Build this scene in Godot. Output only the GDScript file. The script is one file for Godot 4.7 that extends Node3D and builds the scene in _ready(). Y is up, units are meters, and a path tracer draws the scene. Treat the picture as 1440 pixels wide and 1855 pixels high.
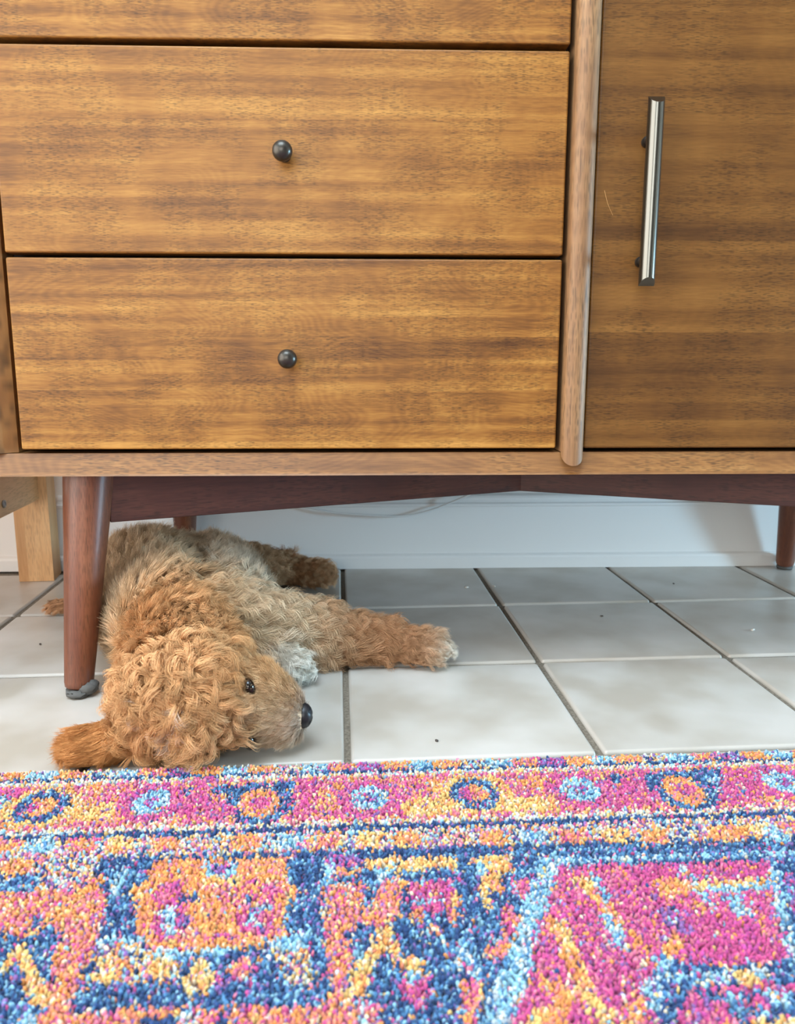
extends Node3D

# ------------------------------------------------------------------ helpers
var RNG := RandomNumberGenerator.new()
var taken := {}

func numbered(called: String) -> String:
	if not taken.has(called):
		taken[called] = 0
		return called
	taken[called] += 1
	return "%s_%03d" % [called, taken[called]]

func tag(o: Node, label := "", category := "", group := "", kind := "") -> Node:
	if label: o.set_meta("label", label)
	if category: o.set_meta("category", category)
	if group: o.set_meta("group", group)
	if kind: o.set_meta("kind", kind)
	return o

func thing(called: String, at: Vector3, label: String, category: String, group := "", turn := 0.0) -> Node3D:
	var o := Node3D.new()
	o.name = numbered(called)
	o.position = at
	o.rotation.y = turn
	add_child(o, true)
	tag(o, label, category, group)
	return o

func put(called: String, mesh: Mesh, mat: Material, parent: Node, at := Vector3.ZERO, turn := Vector3.ZERO) -> MeshInstance3D:
	var o := MeshInstance3D.new()
	o.name = numbered(called) if parent == self else called
	o.mesh = mesh
	o.material_override = mat
	o.position = at
	o.rotation = turn
	o.cast_shadow = GeometryInstance3D.SHADOW_CASTING_SETTING_ON
	parent.add_child(o, true)
	return o

func struct(called: String, mesh: Mesh, mat: Material, at := Vector3.ZERO) -> MeshInstance3D:
	var o := put(called, mesh, mat, self, at)
	o.set_meta("kind", "structure")
	return o

# a growing mesh: vertices, normals, colours, indices
class Shape:
	var v := PackedVector3Array()
	var n := PackedVector3Array()
	var c := PackedColorArray()
	var i := PackedInt32Array()
	func vert(p: Vector3, nn: Vector3, col := Color.WHITE) -> int:
		v.append(p); n.append(nn); c.append(col)
		return v.size() - 1
	func tri(a: int, b: int, d: int) -> void:
		# front faces run clockwise: turn the triangle round if it looks the wrong way
		var g := (v[b] - v[a]).cross(v[d] - v[a])
		if g.dot(n[a] + n[b] + n[d]) > 0.0:
			i.append_array(PackedInt32Array([a, d, b]))
		else:
			i.append_array(PackedInt32Array([a, b, d]))
	func quad(a: int, b: int, d: int, e: int) -> void:
		tri(a, b, d)
		tri(a, d, e)
	func flat(pts: Array, nn: Vector3) -> void:
		var first := v.size()
		for p in pts: vert(p, nn)
		for k in range(1, pts.size() - 1): tri(first, first + k, first + k + 1)
	func mesh(colored := false) -> ArrayMesh:
		var a := []
		a.resize(Mesh.ARRAY_MAX)
		a[Mesh.ARRAY_VERTEX] = v
		a[Mesh.ARRAY_NORMAL] = n
		if colored: a[Mesh.ARRAY_COLOR] = c
		a[Mesh.ARRAY_INDEX] = i
		var m := ArrayMesh.new()
		m.add_surface_from_arrays(Mesh.PRIMITIVE_TRIANGLES, a)
		return m

# a box with rounded edges, centred
func round_box_into(s: Shape, size: Vector3, r: float, at := Vector3.ZERO, turn := Basis()) -> void:
	var h := size * 0.5
	r = minf(r, minf(h.x, minf(h.y, h.z)) * 0.98)
	for axis in 3:
		var u := (axis + 1) % 3
		var w := (axis + 2) % 3
		var us := [-h[u], -h[u] + r * 0.3, -h[u] + r, h[u] - r, h[u] - r * 0.3, h[u]]
		var ws := [-h[w], -h[w] + r * 0.3, -h[w] + r, h[w] - r, h[w] - r * 0.3, h[w]]
		for side in [-1.0, 1.0]:
			var ids := []
			for a in us:
				for b in ws:
					var p := Vector3.ZERO
					p[axis] = h[axis] * side
					p[u] = a
					p[w] = b
					var q := Vector3(clampf(p.x, -h.x + r, h.x - r), clampf(p.y, -h.y + r, h.y - r), clampf(p.z, -h.z + r, h.z - r))
					var nn := (p - q).normalized()
					ids.append(s.vert(turn * (q + nn * r) + at, turn * nn))
			for a in 5:
				for b in 5:
					s.quad(ids[a * 6 + b], ids[a * 6 + b + 1], ids[a * 6 + b + 7], ids[a * 6 + b + 6])

func round_box(size: Vector3, r: float) -> ArrayMesh:
	var s := Shape.new()
	round_box_into(s, size, r)
	return s.mesh()

# a plain box from corner to corner
func box(lo: Vector3, hi: Vector3) -> ArrayMesh:
	var s := Shape.new()
	round_box_into(s, hi - lo, 0.0008, (lo + hi) * 0.5)
	return s.mesh()

# a turned shape round y: [radius, height] pairs, smooth
func lathe(profile: Array, sides := 32) -> ArrayMesh:
	var s := Shape.new()
	lathe_into(s, profile, sides, Transform3D())
	return s.mesh()

func lathe_into(s: Shape, profile: Array, sides: int, t: Transform3D) -> void:
	var rows := []
	for k in profile.size():
		var a: Vector2 = profile[maxi(k - 1, 0)]
		var b: Vector2 = profile[mini(k + 1, profile.size() - 1)]
		var d := (b - a).normalized()
		var row := []
		for j in sides + 1:
			var ang := TAU * j / sides
			var nn := Vector3(d.y * cos(ang), -d.x, d.y * sin(ang)).normalized()
			if profile[k].x < 0.00001: nn = Vector3(0, -signf(d.x), 0)
			row.append(s.vert(t * Vector3(profile[k].x * cos(ang), profile[k].y, profile[k].x * sin(ang)), (t.basis * nn).normalized()))
		rows.append(row)
	for k in rows.size() - 1:
		for j in sides:
			s.quad(rows[k][j], rows[k][j + 1], rows[k + 1][j + 1], rows[k + 1][j])

# a tube along points
func tube_into(s: Shape, pts: Array, r0: float, r1: float, sides := 8, col := Color.WHITE) -> void:
	var rows := []
	var side := Vector3.UP
	for k in pts.size():
		var d: Vector3 = (pts[mini(k + 1, pts.size() - 1)] - pts[maxi(k - 1, 0)]).normalized()
		if absf(side.dot(d)) > 0.95: side = Vector3.RIGHT
		side = (side - d * side.dot(d)).normalized()
		var up := d.cross(side)
		var r := lerpf(r0, r1, float(k) / maxf(pts.size() - 1, 1))
		var row := []
		for j in sides:
			var nn := side * cos(TAU * j / sides) + up * sin(TAU * j / sides)
			row.append(s.vert(pts[k] + nn * r, nn, col))
		rows.append(row)
	for k in rows.size() - 1:
		for j in sides:
			s.quad(rows[k][j], rows[k][(j + 1) % sides], rows[k + 1][(j + 1) % sides], rows[k + 1][j])

# an outline in x and y pulled along z from z0 to z1
func prism(outline: PackedVector2Array, z0: float, z1: float) -> ArrayMesh:
	var s := Shape.new()
	var ids := Geometry2D.triangulate_polygon(outline)
	for z in [z0, z1]:
		var first := s.v.size()
		for p in outline: s.vert(Vector3(p.x, p.y, z), Vector3(0, 0, 1.0 if z == maxf(z0, z1) else -1.0))
		for k in range(0, ids.size(), 3): s.tri(first + ids[k], first + ids[k + 1], first + ids[k + 2])
	var turn := 1.0 if Geometry2D.is_polygon_clockwise(outline) else -1.0
	for k in outline.size():
		var a := outline[k]
		var b := outline[(k + 1) % outline.size()]
		var d := (b - a).normalized()
		var nn := Vector3(-d.y, d.x, 0) * turn
		s.flat([Vector3(a.x, a.y, z0), Vector3(b.x, b.y, z0), Vector3(b.x, b.y, z1), Vector3(a.x, a.y, z1)], nn)
	return s.mesh()

func paint(color: Color, rough := 0.6, metal := 0.0, spec := 0.5) -> StandardMaterial3D:
	var m := StandardMaterial3D.new()
	m.albedo_color = color
	m.roughness = rough
	m.metallic = metal
	m.metallic_specular = spec
	return m

# ------------------------------------------------------------------ wood
func noise_bytes(w: int, h: int, sx: int, sy: int, freq: float, sd: int, octaves := 3) -> PackedByteArray:
	var n := FastNoiseLite.new()
	n.noise_type = FastNoiseLite.TYPE_SIMPLEX_SMOOTH
	n.fractal_type = FastNoiseLite.FRACTAL_FBM
	n.fractal_octaves = octaves
	n.frequency = freq
	n.seed = sd
	var im := n.get_image(maxi(w / sx, 8), maxi(h / sy, 8), false, false, true)
	im.convert(Image.FORMAT_L8)
	im.resize(w, h, Image.INTERPOLATE_CUBIC)
	return im.get_data()

# grain along x. staves: [share of the height at which a board starts, tone of the board, warmth]
func wood_image(w: int, h: int, sd: int, dark: Color, mid: Color, light: Color, staves: Array, pores := 0.5, figure := 0.35, contrast := 1.0) -> Image:
	var a := noise_bytes(w, h, 40, 1, 0.022, sd, 4)
	var b := noise_bytes(w, h, 18, 1, 0.30, sd + 1, 3)
	var p := noise_bytes(w, h, 9, 1, 0.9, sd + 2, 1)
	var f := noise_bytes(w, h, 5, 2, 0.009, sd + 3, 2)
	var q := noise_bytes(w, h, 6, 6, 0.03, sd + 4, 2)
	var cr := noise_bytes(w, h, 2, 12, 0.05, sd + 5, 2)
	var out := PackedByteArray()
	out.resize(w * h * 3)
	var stave := 0
	for y in h:
		while stave + 1 < staves.size() and float(y) / h >= staves[stave + 1][0]: stave += 1
		var tone: float = staves[stave][1]
		var near := 1.0
		if stave > 0:
			near = clampf((float(y) - staves[stave][0] * h) / 2.0, 0.0, 1.0)
		var row := y * w
		var row2 := ((y + stave * 97) % h) * w
		for x in w:
			var k := row + x
			var shift := row2 + x
			var ring := sin((f[shift] * 0.16 + y * 0.035) * 2.2)
			var t := 0.5 + tone + ((a[shift] - 128) * 0.0026 + (b[k] - 128) * 0.0013 + ring * 0.06 * figure + (q[k] - 128) * 0.0014 + (cr[k] - 128) * 0.0003) * contrast
			t = clampf(t, 0.0, 1.0)
			var col := dark.lerp(mid, t * 2.0) if t < 0.5 else mid.lerp(light, t * 2.0 - 1.0)
			var dash := clampf((p[k] - 140) * 0.011, 0.0, 0.8) * pores * clampf(0.35 + (q[shift] - 100) * 0.011, 0.12, 1.0)
			dash += (1.0 - near) * 0.10
			var g := 1.0 - dash
			out[k * 3] = int(clampf(col.r * g, 0, 1) * 255.0)
			out[k * 3 + 1] = int(clampf(col.g * g, 0, 1) * 255.0)
			out[k * 3 + 2] = int(clampf(col.b * g * (1.0 - dash * 0.1), 0, 1) * 255.0)
	return Image.create_from_data(w, h, false, Image.FORMAT_RGB8, out)

func wood(im: Image, scale: Vector3, offset: Vector3, rough := 0.45, spec := 0.5) -> StandardMaterial3D:
	var m := StandardMaterial3D.new()
	m.albedo_texture = ImageTexture.create_from_image(im)
	m.uv1_triplanar = true
	m.uv1_triplanar_sharpness = 8.0
	m.uv1_scale = scale
	m.uv1_offset = offset
	m.roughness = rough
	m.metallic_specular = spec
	return m

func again(m: StandardMaterial3D, scale: Vector3, offset: Vector3) -> StandardMaterial3D:
	var c: StandardMaterial3D = m.duplicate()
	c.uv1_scale = scale
	c.uv1_offset = offset
	return c

func srgb(r: int, g: int, b: int) -> Color:
	return Color(r / 255.0, g / 255.0, b / 255.0)

# ------------------------------------------------------------------ rug pattern (millimetres: x along the edge, y away from the wall)
var figures := []

func _figure(key: String, kind: int, pts: PackedVector2Array, more: Vector2) -> void:
	var lo := Vector2(1e6, 1e6)
	var hi := -lo
	for p in pts:
		lo = lo.min(p)
		hi = hi.max(p)
	var grow := more if kind == 2 else Vector2(more.x, more.x)
	figures.append([key, kind, pts, more, Rect2(lo - grow, hi - lo + grow * 2.0)])

func _poly(key: String, pts: Array) -> void: _figure(key, 0, PackedVector2Array(pts), Vector2.ZERO)
func _line(key: String, r: float, pts: Array) -> void: _figure(key, 1, PackedVector2Array(pts), Vector2(r, r))
func _ellipse(key: String, x: float, y: float, rx: float, ry: float) -> void: _figure(key, 2, PackedVector2Array([Vector2(x, y)]), Vector2(rx, ry))

func figure_at(p: Vector2) -> String:
	for k in range(figures.size() - 1, -1, -1):
		var f = figures[k]
		var box2: Rect2 = f[4]
		if not box2.has_point(p): continue
		if f[1] == 0:
			if Geometry2D.is_point_in_polygon(p, f[2]): return f[0]
		elif f[1] == 1:
			var pts: PackedVector2Array = f[2]
			for j in pts.size() - 1:
				if p.distance_to(Geometry2D.get_closest_point_to_segment(p, pts[j], pts[j + 1])) < f[3].x: return f[0]
		else:
			var d: Vector2 = (p - f[2][0]) / f[3]
			if d.length_squared() < 1.0: return f[0]
	return ""

func band_at(p: Vector2) -> String:
	if p.y < 12.0: return ["O", "M", "C", "Q", "V", "O", "C"][posmod(int(floor((p.x + 1000.0) / 21.0)), 7)]
	if p.y < 15.5: return "N"
	if p.y < 22.0: return "W"
	if p.y < 81.0: return "K"
	if p.y < 87.0: return "W"
	if p.y < 93.0: return "N"
	if p.y < 116.0: return "M"
	if p.y < 121.0: return "N"
	return "B"

const YARN := {"pink": Color(0.82, 0.34, 0.58), "rose": Color(0.90, 0.52, 0.62), "magenta": Color(0.76, 0.32, 0.62), "orange": Color(0.95, 0.64, 0.36), "coral": Color(0.94, 0.58, 0.47), "yellow": Color(0.95, 0.80, 0.50), "cream": Color(0.93, 0.88, 0.76), "navy": Color(0.19, 0.31, 0.51), "blue": Color(0.33, 0.54, 0.72), "cyan": Color(0.58, 0.79, 0.88), "pale": Color(0.82, 0.88, 0.91), "purple": Color(0.58, 0.43, 0.70)}
const MIXES := {
	"P": ["pink", 50, "rose", 22, "magenta", 14, "orange", 6, "purple", 6, "cream", 2],
	"R": ["pink", 70, "magenta", 20, "rose", 8, "orange", 2],
	"O": ["orange", 52, "coral", 22, "yellow", 14, "rose", 8, "cream", 4],
	"Q": ["orange", 26, "coral", 22, "rose", 20, "pink", 16, "yellow", 8, "cream", 5, "purple", 3],
	"Y": ["yellow", 58, "orange", 22, "cream", 16, "coral", 4],
	"C": ["cyan", 52, "pale", 26, "blue", 18, "cream", 4],
	"B": ["navy", 48, "blue", 32, "cyan", 12, "purple", 6, "pink", 2],
	"N": ["navy", 78, "blue", 20, "purple", 2],
	"V": ["purple", 48, "pink", 16, "navy", 14, "cyan", 12, "magenta", 10],
	"W": ["cream", 34, "pale", 26, "rose", 18, "yellow", 12, "cyan", 10],
	"K": ["pink", 26, "rose", 24, "orange", 16, "coral", 12, "yellow", 10, "purple", 7, "cream", 5],
	"M": ["cyan", 16, "pale", 10, "cream", 14, "yellow", 14, "rose", 14, "purple", 10, "navy", 12, "orange", 10]}

func yarn(key: String) -> Color:
	# worn, heathered pattern: stray loops of other colours everywhere
	var stray := RNG.randf()
	if stray < 0.035: key = "M"
	elif stray < 0.06: key = "K"
	elif stray < 0.075 and key != "B" and key != "N": key = "V"
	var mix: Array = MIXES[key]
	var r := RNG.randf() * 100.0
	var got: String = mix[0]
	for k in range(0, mix.size(), 2):
		r -= mix[k + 1]
		if r <= 0.0:
			got = mix[k]
			break
	var c: Color = YARN[got]
	var g := RNG.randf_range(0.76, 0.97)
	return Color(minf(c.r * g, 1), minf(c.g * g, 1), minf(c.b * g, 1)).srgb_to_linear()

# ------------------------------------------------------------------ the scene
func _ready() -> void:
	RNG.seed = 7
	# camera
	var cam := Camera3D.new()
	cam.name = "camera"
	cam.position = Vector3(0, 0.32, 0)
	cam.rotation_degrees = Vector3(-10.495, -1.896, 0.0415)
	cam.fov = 2.0 * rad_to_deg(atan(927.5 / 1440.0))
	cam.near = 0.05
	cam.far = 30.0
	add_child(cam)
	var at := CameraAttributesPhysical.new()
	at.frustum_focal_length = 12.0 / (927.5 / 1440.0)
	at.frustum_focus_distance = 0.80
	at.frustum_near = 0.05
	at.frustum_far = 30.0
	at.exposure_aperture = 6.5
	cam.attributes = at
	# sky and exposure
	var env := Environment.new()
	var sky := Sky.new()
	var sm := ProceduralSkyMaterial.new()
	sm.sky_top_color = Color(0.62, 0.76, 0.95)
	sm.sky_horizon_color = Color(0.88, 0.92, 0.98)
	sm.ground_horizon_color = Color(0.75, 0.76, 0.72)
	sm.ground_bottom_color = Color(0.5, 0.5, 0.46)
	sm.sky_energy_multiplier = 1.0
	sky.sky_material = sm
	env.background_mode = Environment.BG_SKY
	env.sky = sky
	env.background_energy_multiplier = 1.0
	env.tonemap_mode = Environment.TONE_MAPPER_LINEAR
	env.tonemap_exposure = 1.15
	env.sdfgi_enabled = true
	env.ssao_enabled = true
	env.ssil_enabled = true
	var we := WorldEnvironment.new()
	we.name = "world"
	we.environment = env
	add_child(we)
	# daylight through the two glazed openings
	daylight("daylight_of_left_window", Vector3(-1.28, 0.78, 0.10), Vector3(1, 0, 0), Vector2(2.1, 1.4), Color(1.0, 0.96, 0.91), 4.2)
	daylight("daylight_of_right_window", Vector3(2.42, 0.36, -0.46), Vector3(-1, 0, 0), Vector2(0.22, 0.42), Color(0.68, 0.88, 1.0), 5.0)
	daylight("daylight_of_skylight", Vector3(-0.40, 2.42, 0.35), Vector3(0, -1, 0), Vector2(1.3, 1.3), Color(0.86, 0.94, 1.0), 7.3)
	daylight("daylight_of_front_window", Vector3(-0.55, 1.15, 2.33), Vector3(0, 0, -1), Vector2(1.3, 1.3), Color(1.0, 0.98, 0.95), 2.8)
	room()
	sideboard()
	rug()
	bench()
	dog()
	small_things()

func daylight(called: String, at: Vector3, towards: Vector3, size: Vector2, color: Color, energy: float) -> void:
	var l := AreaLight3D.new()
	l.name = called
	l.area_size = size
	l.light_color = color
	l.light_energy = energy
	l.area_range = 12.0
	l.area_attenuation = 2.0
	l.shadow_enabled = true
	add_child(l)
	l.look_at_from_position(at, at + towards, Vector3.UP if absf(towards.y) < 0.5 else Vector3.BACK)

# ------------------------------------------------------------------ room
func room() -> void:
	var white := paint(Color(0.87, 0.87, 0.86), 0.55)
	var wallp := paint(Color(0.86, 0.85, 0.83), 0.8)
	var x0 := -1.35
	var x1 := 2.5
	var z0 := -1.25
	var z1 := 2.4
	var top := 2.45
	# floor: a bed of grout with tiles laid on it
	var grout := StandardMaterial3D.new()
	var gn := FastNoiseLite.new()
	gn.frequency = 0.08
	gn.seed = 5
	var gt := NoiseTexture2D.new()
	gt.width = 256
	gt.height = 256
	gt.seamless = true
	gt.noise = gn
	var ramp := Gradient.new()
	ramp.colors = PackedColorArray([srgb(92, 85, 74), srgb(138, 130, 116)])
	ramp.offsets = PackedFloat32Array([0.1, 0.9])
	gt.color_ramp = ramp
	grout.albedo_texture = gt
	grout.uv1_triplanar = true
	grout.uv1_world_triplanar = true
	grout.uv1_scale = Vector3(12, 12, 12)
	grout.roughness = 0.95
	var fl := struct("floor", box(Vector3(x0 - 0.1, -0.12, z0 - 0.1), Vector3(x1 + 0.1, -0.0035, z1 + 0.1)), grout)
	var tn := FastNoiseLite.new()
	tn.frequency = 0.012
	tn.seed = 21
	tn.fractal_octaves = 4
	var mats := []
	for k in 4:
		var tt := NoiseTexture2D.new()
		tt.width = 256
		tt.height = 256
		tt.seamless = true
		tt.noise = tn
		var tr := Gradient.new()
		var tone := [1.0, 0.975, 1.015, 0.99][k] as float
		tr.colors = PackedColorArray([srgb(int(168 * tone), int(160 * tone), int(148 * tone)), srgb(int(182 * tone), int(177 * tone), int(168 * tone)), srgb(int(192 * tone), int(188 * tone), int(181 * tone))])
		tr.offsets = PackedFloat32Array([0.15, 0.5, 0.85])
		tt.color_ramp = tr
		var m := StandardMaterial3D.new()
		m.albedo_texture = tt
		m.uv1_triplanar = true
		m.uv1_world_triplanar = true
		m.uv1_scale = Vector3(2.2, 2.2, 2.2)
		m.uv1_offset = Vector3(0.31 * k, 0, 0.17 * k)
		m.roughness = 0.32
		m.metallic_specular = 0.5
		mats.append(m)
	var turn := deg_to_rad(2.40)
	var tile_mesh := round_box(Vector3(0.2065, 0.012, 0.2045), 0.0035)
	var far := Shape.new()
	var rows := 18
	for r in rows:
		for c in range(-11, 13):
			var p := Vector3(0.005 + (c + 0.5) * 0.2127, -0.006, -0.603 - 0.211 * 2.5 + r * 0.211).rotated(Vector3.UP, turn)
			if p.x < x0 + 0.05 or p.x > x1 - 0.05 or p.z > z1 - 0.05: continue
			if r < 6 and c >= -5 and c <= 6:
				var jit := Vector3(RNG.randf_range(-0.0008, 0.0008), RNG.randf_range(-0.0005, 0.0004), RNG.randf_range(-0.0008, 0.0008))
				put("tile", tile_mesh, mats[RNG.randi() % 4], fl, p + jit, Vector3(0, turn + RNG.randf_range(-0.003, 0.003), 0))
			else:
				var q := Vector3(p.x, p.y, p.z)
				round_box_into(far, Vector3(0.2065, 0.012, 0.2045), 0.0035, q, Basis(Vector3.UP, turn))
	var ff := put("tile_field", far.mesh(), mats[0], fl)
	ff.set_meta("kind", "stuff")
	# walls with thickness; the side walls have an opening each
	struct("wall_back", box(Vector3(x0 - 0.12, 0, z0 - 0.12), Vector3(x1 + 0.12, top, z0)), wallp)
	var wf := Shape.new()
	for b in [[x0 - 0.12, -1.22, 0.0, top], [0.12, x1 + 0.12, 0.0, top], [-1.22, 0.12, 0.0, 0.48], [-1.22, 0.12, 1.82, top]]:
		round_box_into(wf, Vector3(b[1] - b[0], b[3] - b[2], 0.12), 0.0008, Vector3((b[0] + b[1]) / 2, (b[2] + b[3]) / 2, z1 + 0.06))
	struct("wall_front", wf.mesh(), paint(Color(0.52, 0.49, 0.45), 0.85))
	var ff4 := Shape.new()
	for b in [[-1.22, -1.175, 0.48, 1.82], [0.075, 0.12, 0.48, 1.82], [-1.22, 0.12, 0.48, 0.525], [-1.22, 0.12, 1.775, 1.82]]:
		round_box_into(ff4, Vector3(b[1] - b[0], b[3] - b[2], 0.05), 0.003, Vector3((b[0] + b[1]) / 2, (b[2] + b[3]) / 2, z1 + 0.06))
	var w4 := struct("window_4", ff4.mesh(), white)
	put("pane", box(Vector3(-1.175, 0.525, z1 + 0.058), Vector3(0.075, 1.775, z1 + 0.062)), pane_glass(), w4)
	var cs := Shape.new()
	for b in [[x0 - 0.12, x1 + 0.12, z0 - 0.12, -0.35], [x0 - 0.12, x1 + 0.12, 1.05, z1 + 0.12], [x0 - 0.12, -1.10, -0.35, 1.05], [0.30, x1 + 0.12, -0.35, 1.05]]:
		round_box_into(cs, Vector3(b[1] - b[0], 0.12, b[3] - b[2]), 0.0008, Vector3((b[0] + b[1]) / 2, top + 0.06, (b[2] + b[3]) / 2))
	struct("ceiling", cs.mesh(), wallp)
	var sk := Shape.new()
	for b in [[-1.10, 0.30, -0.35, -0.305], [-1.10, 0.30, 1.005, 1.05], [-1.10, -1.055, -0.35, 1.05], [0.255, 0.30, -0.35, 1.05]]:
		round_box_into(sk, Vector3(b[1] - b[0], 0.05, b[3] - b[2]), 0.003, Vector3((b[0] + b[1]) / 2, top + 0.08, (b[2] + b[3]) / 2))
	var skw := struct("window_3", sk.mesh(), white)
	put("pane", box(Vector3(-1.055, top + 0.078, -0.305), Vector3(0.255, top + 0.082, 1.005)), pane_glass(), skw)
	wall_with_opening("wall_left", x0 - 0.12, x0, z0, z1, top, -1.0, 1.2, 0.05, 1.5, wallp)
	wall_with_opening("wall_right", x1, x1 + 0.12, z0, z1, top, -0.66, -0.26, 0.05, 0.68, wallp)
	window_frame("window_1", x0 - 0.06, -1.0, 1.2, 0.05, 1.5, white)
	window_frame("window_2", x1 + 0.06, -0.66, -0.26, 0.05, 0.68, white)
	# baseboard with a foot strip and a moulded top, as one profile pulled along the wall
	var prof := PackedVector2Array([Vector2(0, 0), Vector2(0.020, 0), Vector2(0.020, 0.017), Vector2(0.0185, 0.0205), Vector2(0.0150, 0.0225), Vector2(0.0135, 0.0235), Vector2(0.0135, 0.0985), Vector2(0.0150, 0.1000), Vector2(0.0150, 0.1035), Vector2(0.0110, 0.1055), Vector2(0.0095, 0.1090), Vector2(0.0100, 0.1125), Vector2(0.0085, 0.1155), Vector2(0.0030, 0.1180), Vector2(0, 0.1185)])
	var bb := struct("baseboard_back", prism(prof, x0, x1), white, Vector3(0, 0, z0))
	bb.rotation.y = -PI / 2   # the profile's x points out of the wall, its z runs along it
	bb.rotation = Vector3.ZERO
	bb.transform = Transform3D(Basis(Vector3(0, 0, 1), Vector3(0, 1, 0), Vector3(-1, 0, 0)), Vector3(0, 0, z0))
	bb.mesh = prism(prof, -x1, -x0)

func wall_with_opening(called: String, xa: float, xb: float, za: float, zb: float, top: float, oa: float, ob: float, lo: float, hi: float, m: Material) -> void:
	var s := Shape.new()
	for b in [[0.0, top, za, oa], [0.0, top, ob, zb], [0.0, lo, oa, ob], [hi, top, oa, ob]]:
		round_box_into(s, Vector3(xb - xa, b[1] - b[0], b[3] - b[2]), 0.0008, Vector3((xa + xb) / 2, (b[0] + b[1]) / 2, (b[2] + b[3]) / 2))
	struct(called, s.mesh(), m)

func window_frame(called: String, x: float, za: float, zb: float, lo: float, hi: float, m: Material) -> void:
	var s := Shape.new()
	var w := 0.045
	for b in [[lo, hi, za, za + w], [lo, hi, zb - w, zb], [lo, lo + w, za, zb], [hi - w, hi, za, zb]]:
		round_box_into(s, Vector3(0.05, b[1] - b[0], b[3] - b[2]), 0.003, Vector3(x, (b[0] + b[1]) / 2, (b[2] + b[3]) / 2))
	var o := struct(called, s.mesh(), m)
	put("pane", box(Vector3(x - 0.002, lo + w, za + w), Vector3(x + 0.002, hi - w, zb - w)), pane_glass(), o)

func pane_glass() -> StandardMaterial3D:
	var glass := StandardMaterial3D.new()
	glass.transparency = BaseMaterial3D.TRANSPARENCY_ALPHA
	glass.albedo_color = Color(0.95, 0.98, 1.0, 0.05)
	glass.roughness = 0.0
	return glass

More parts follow.
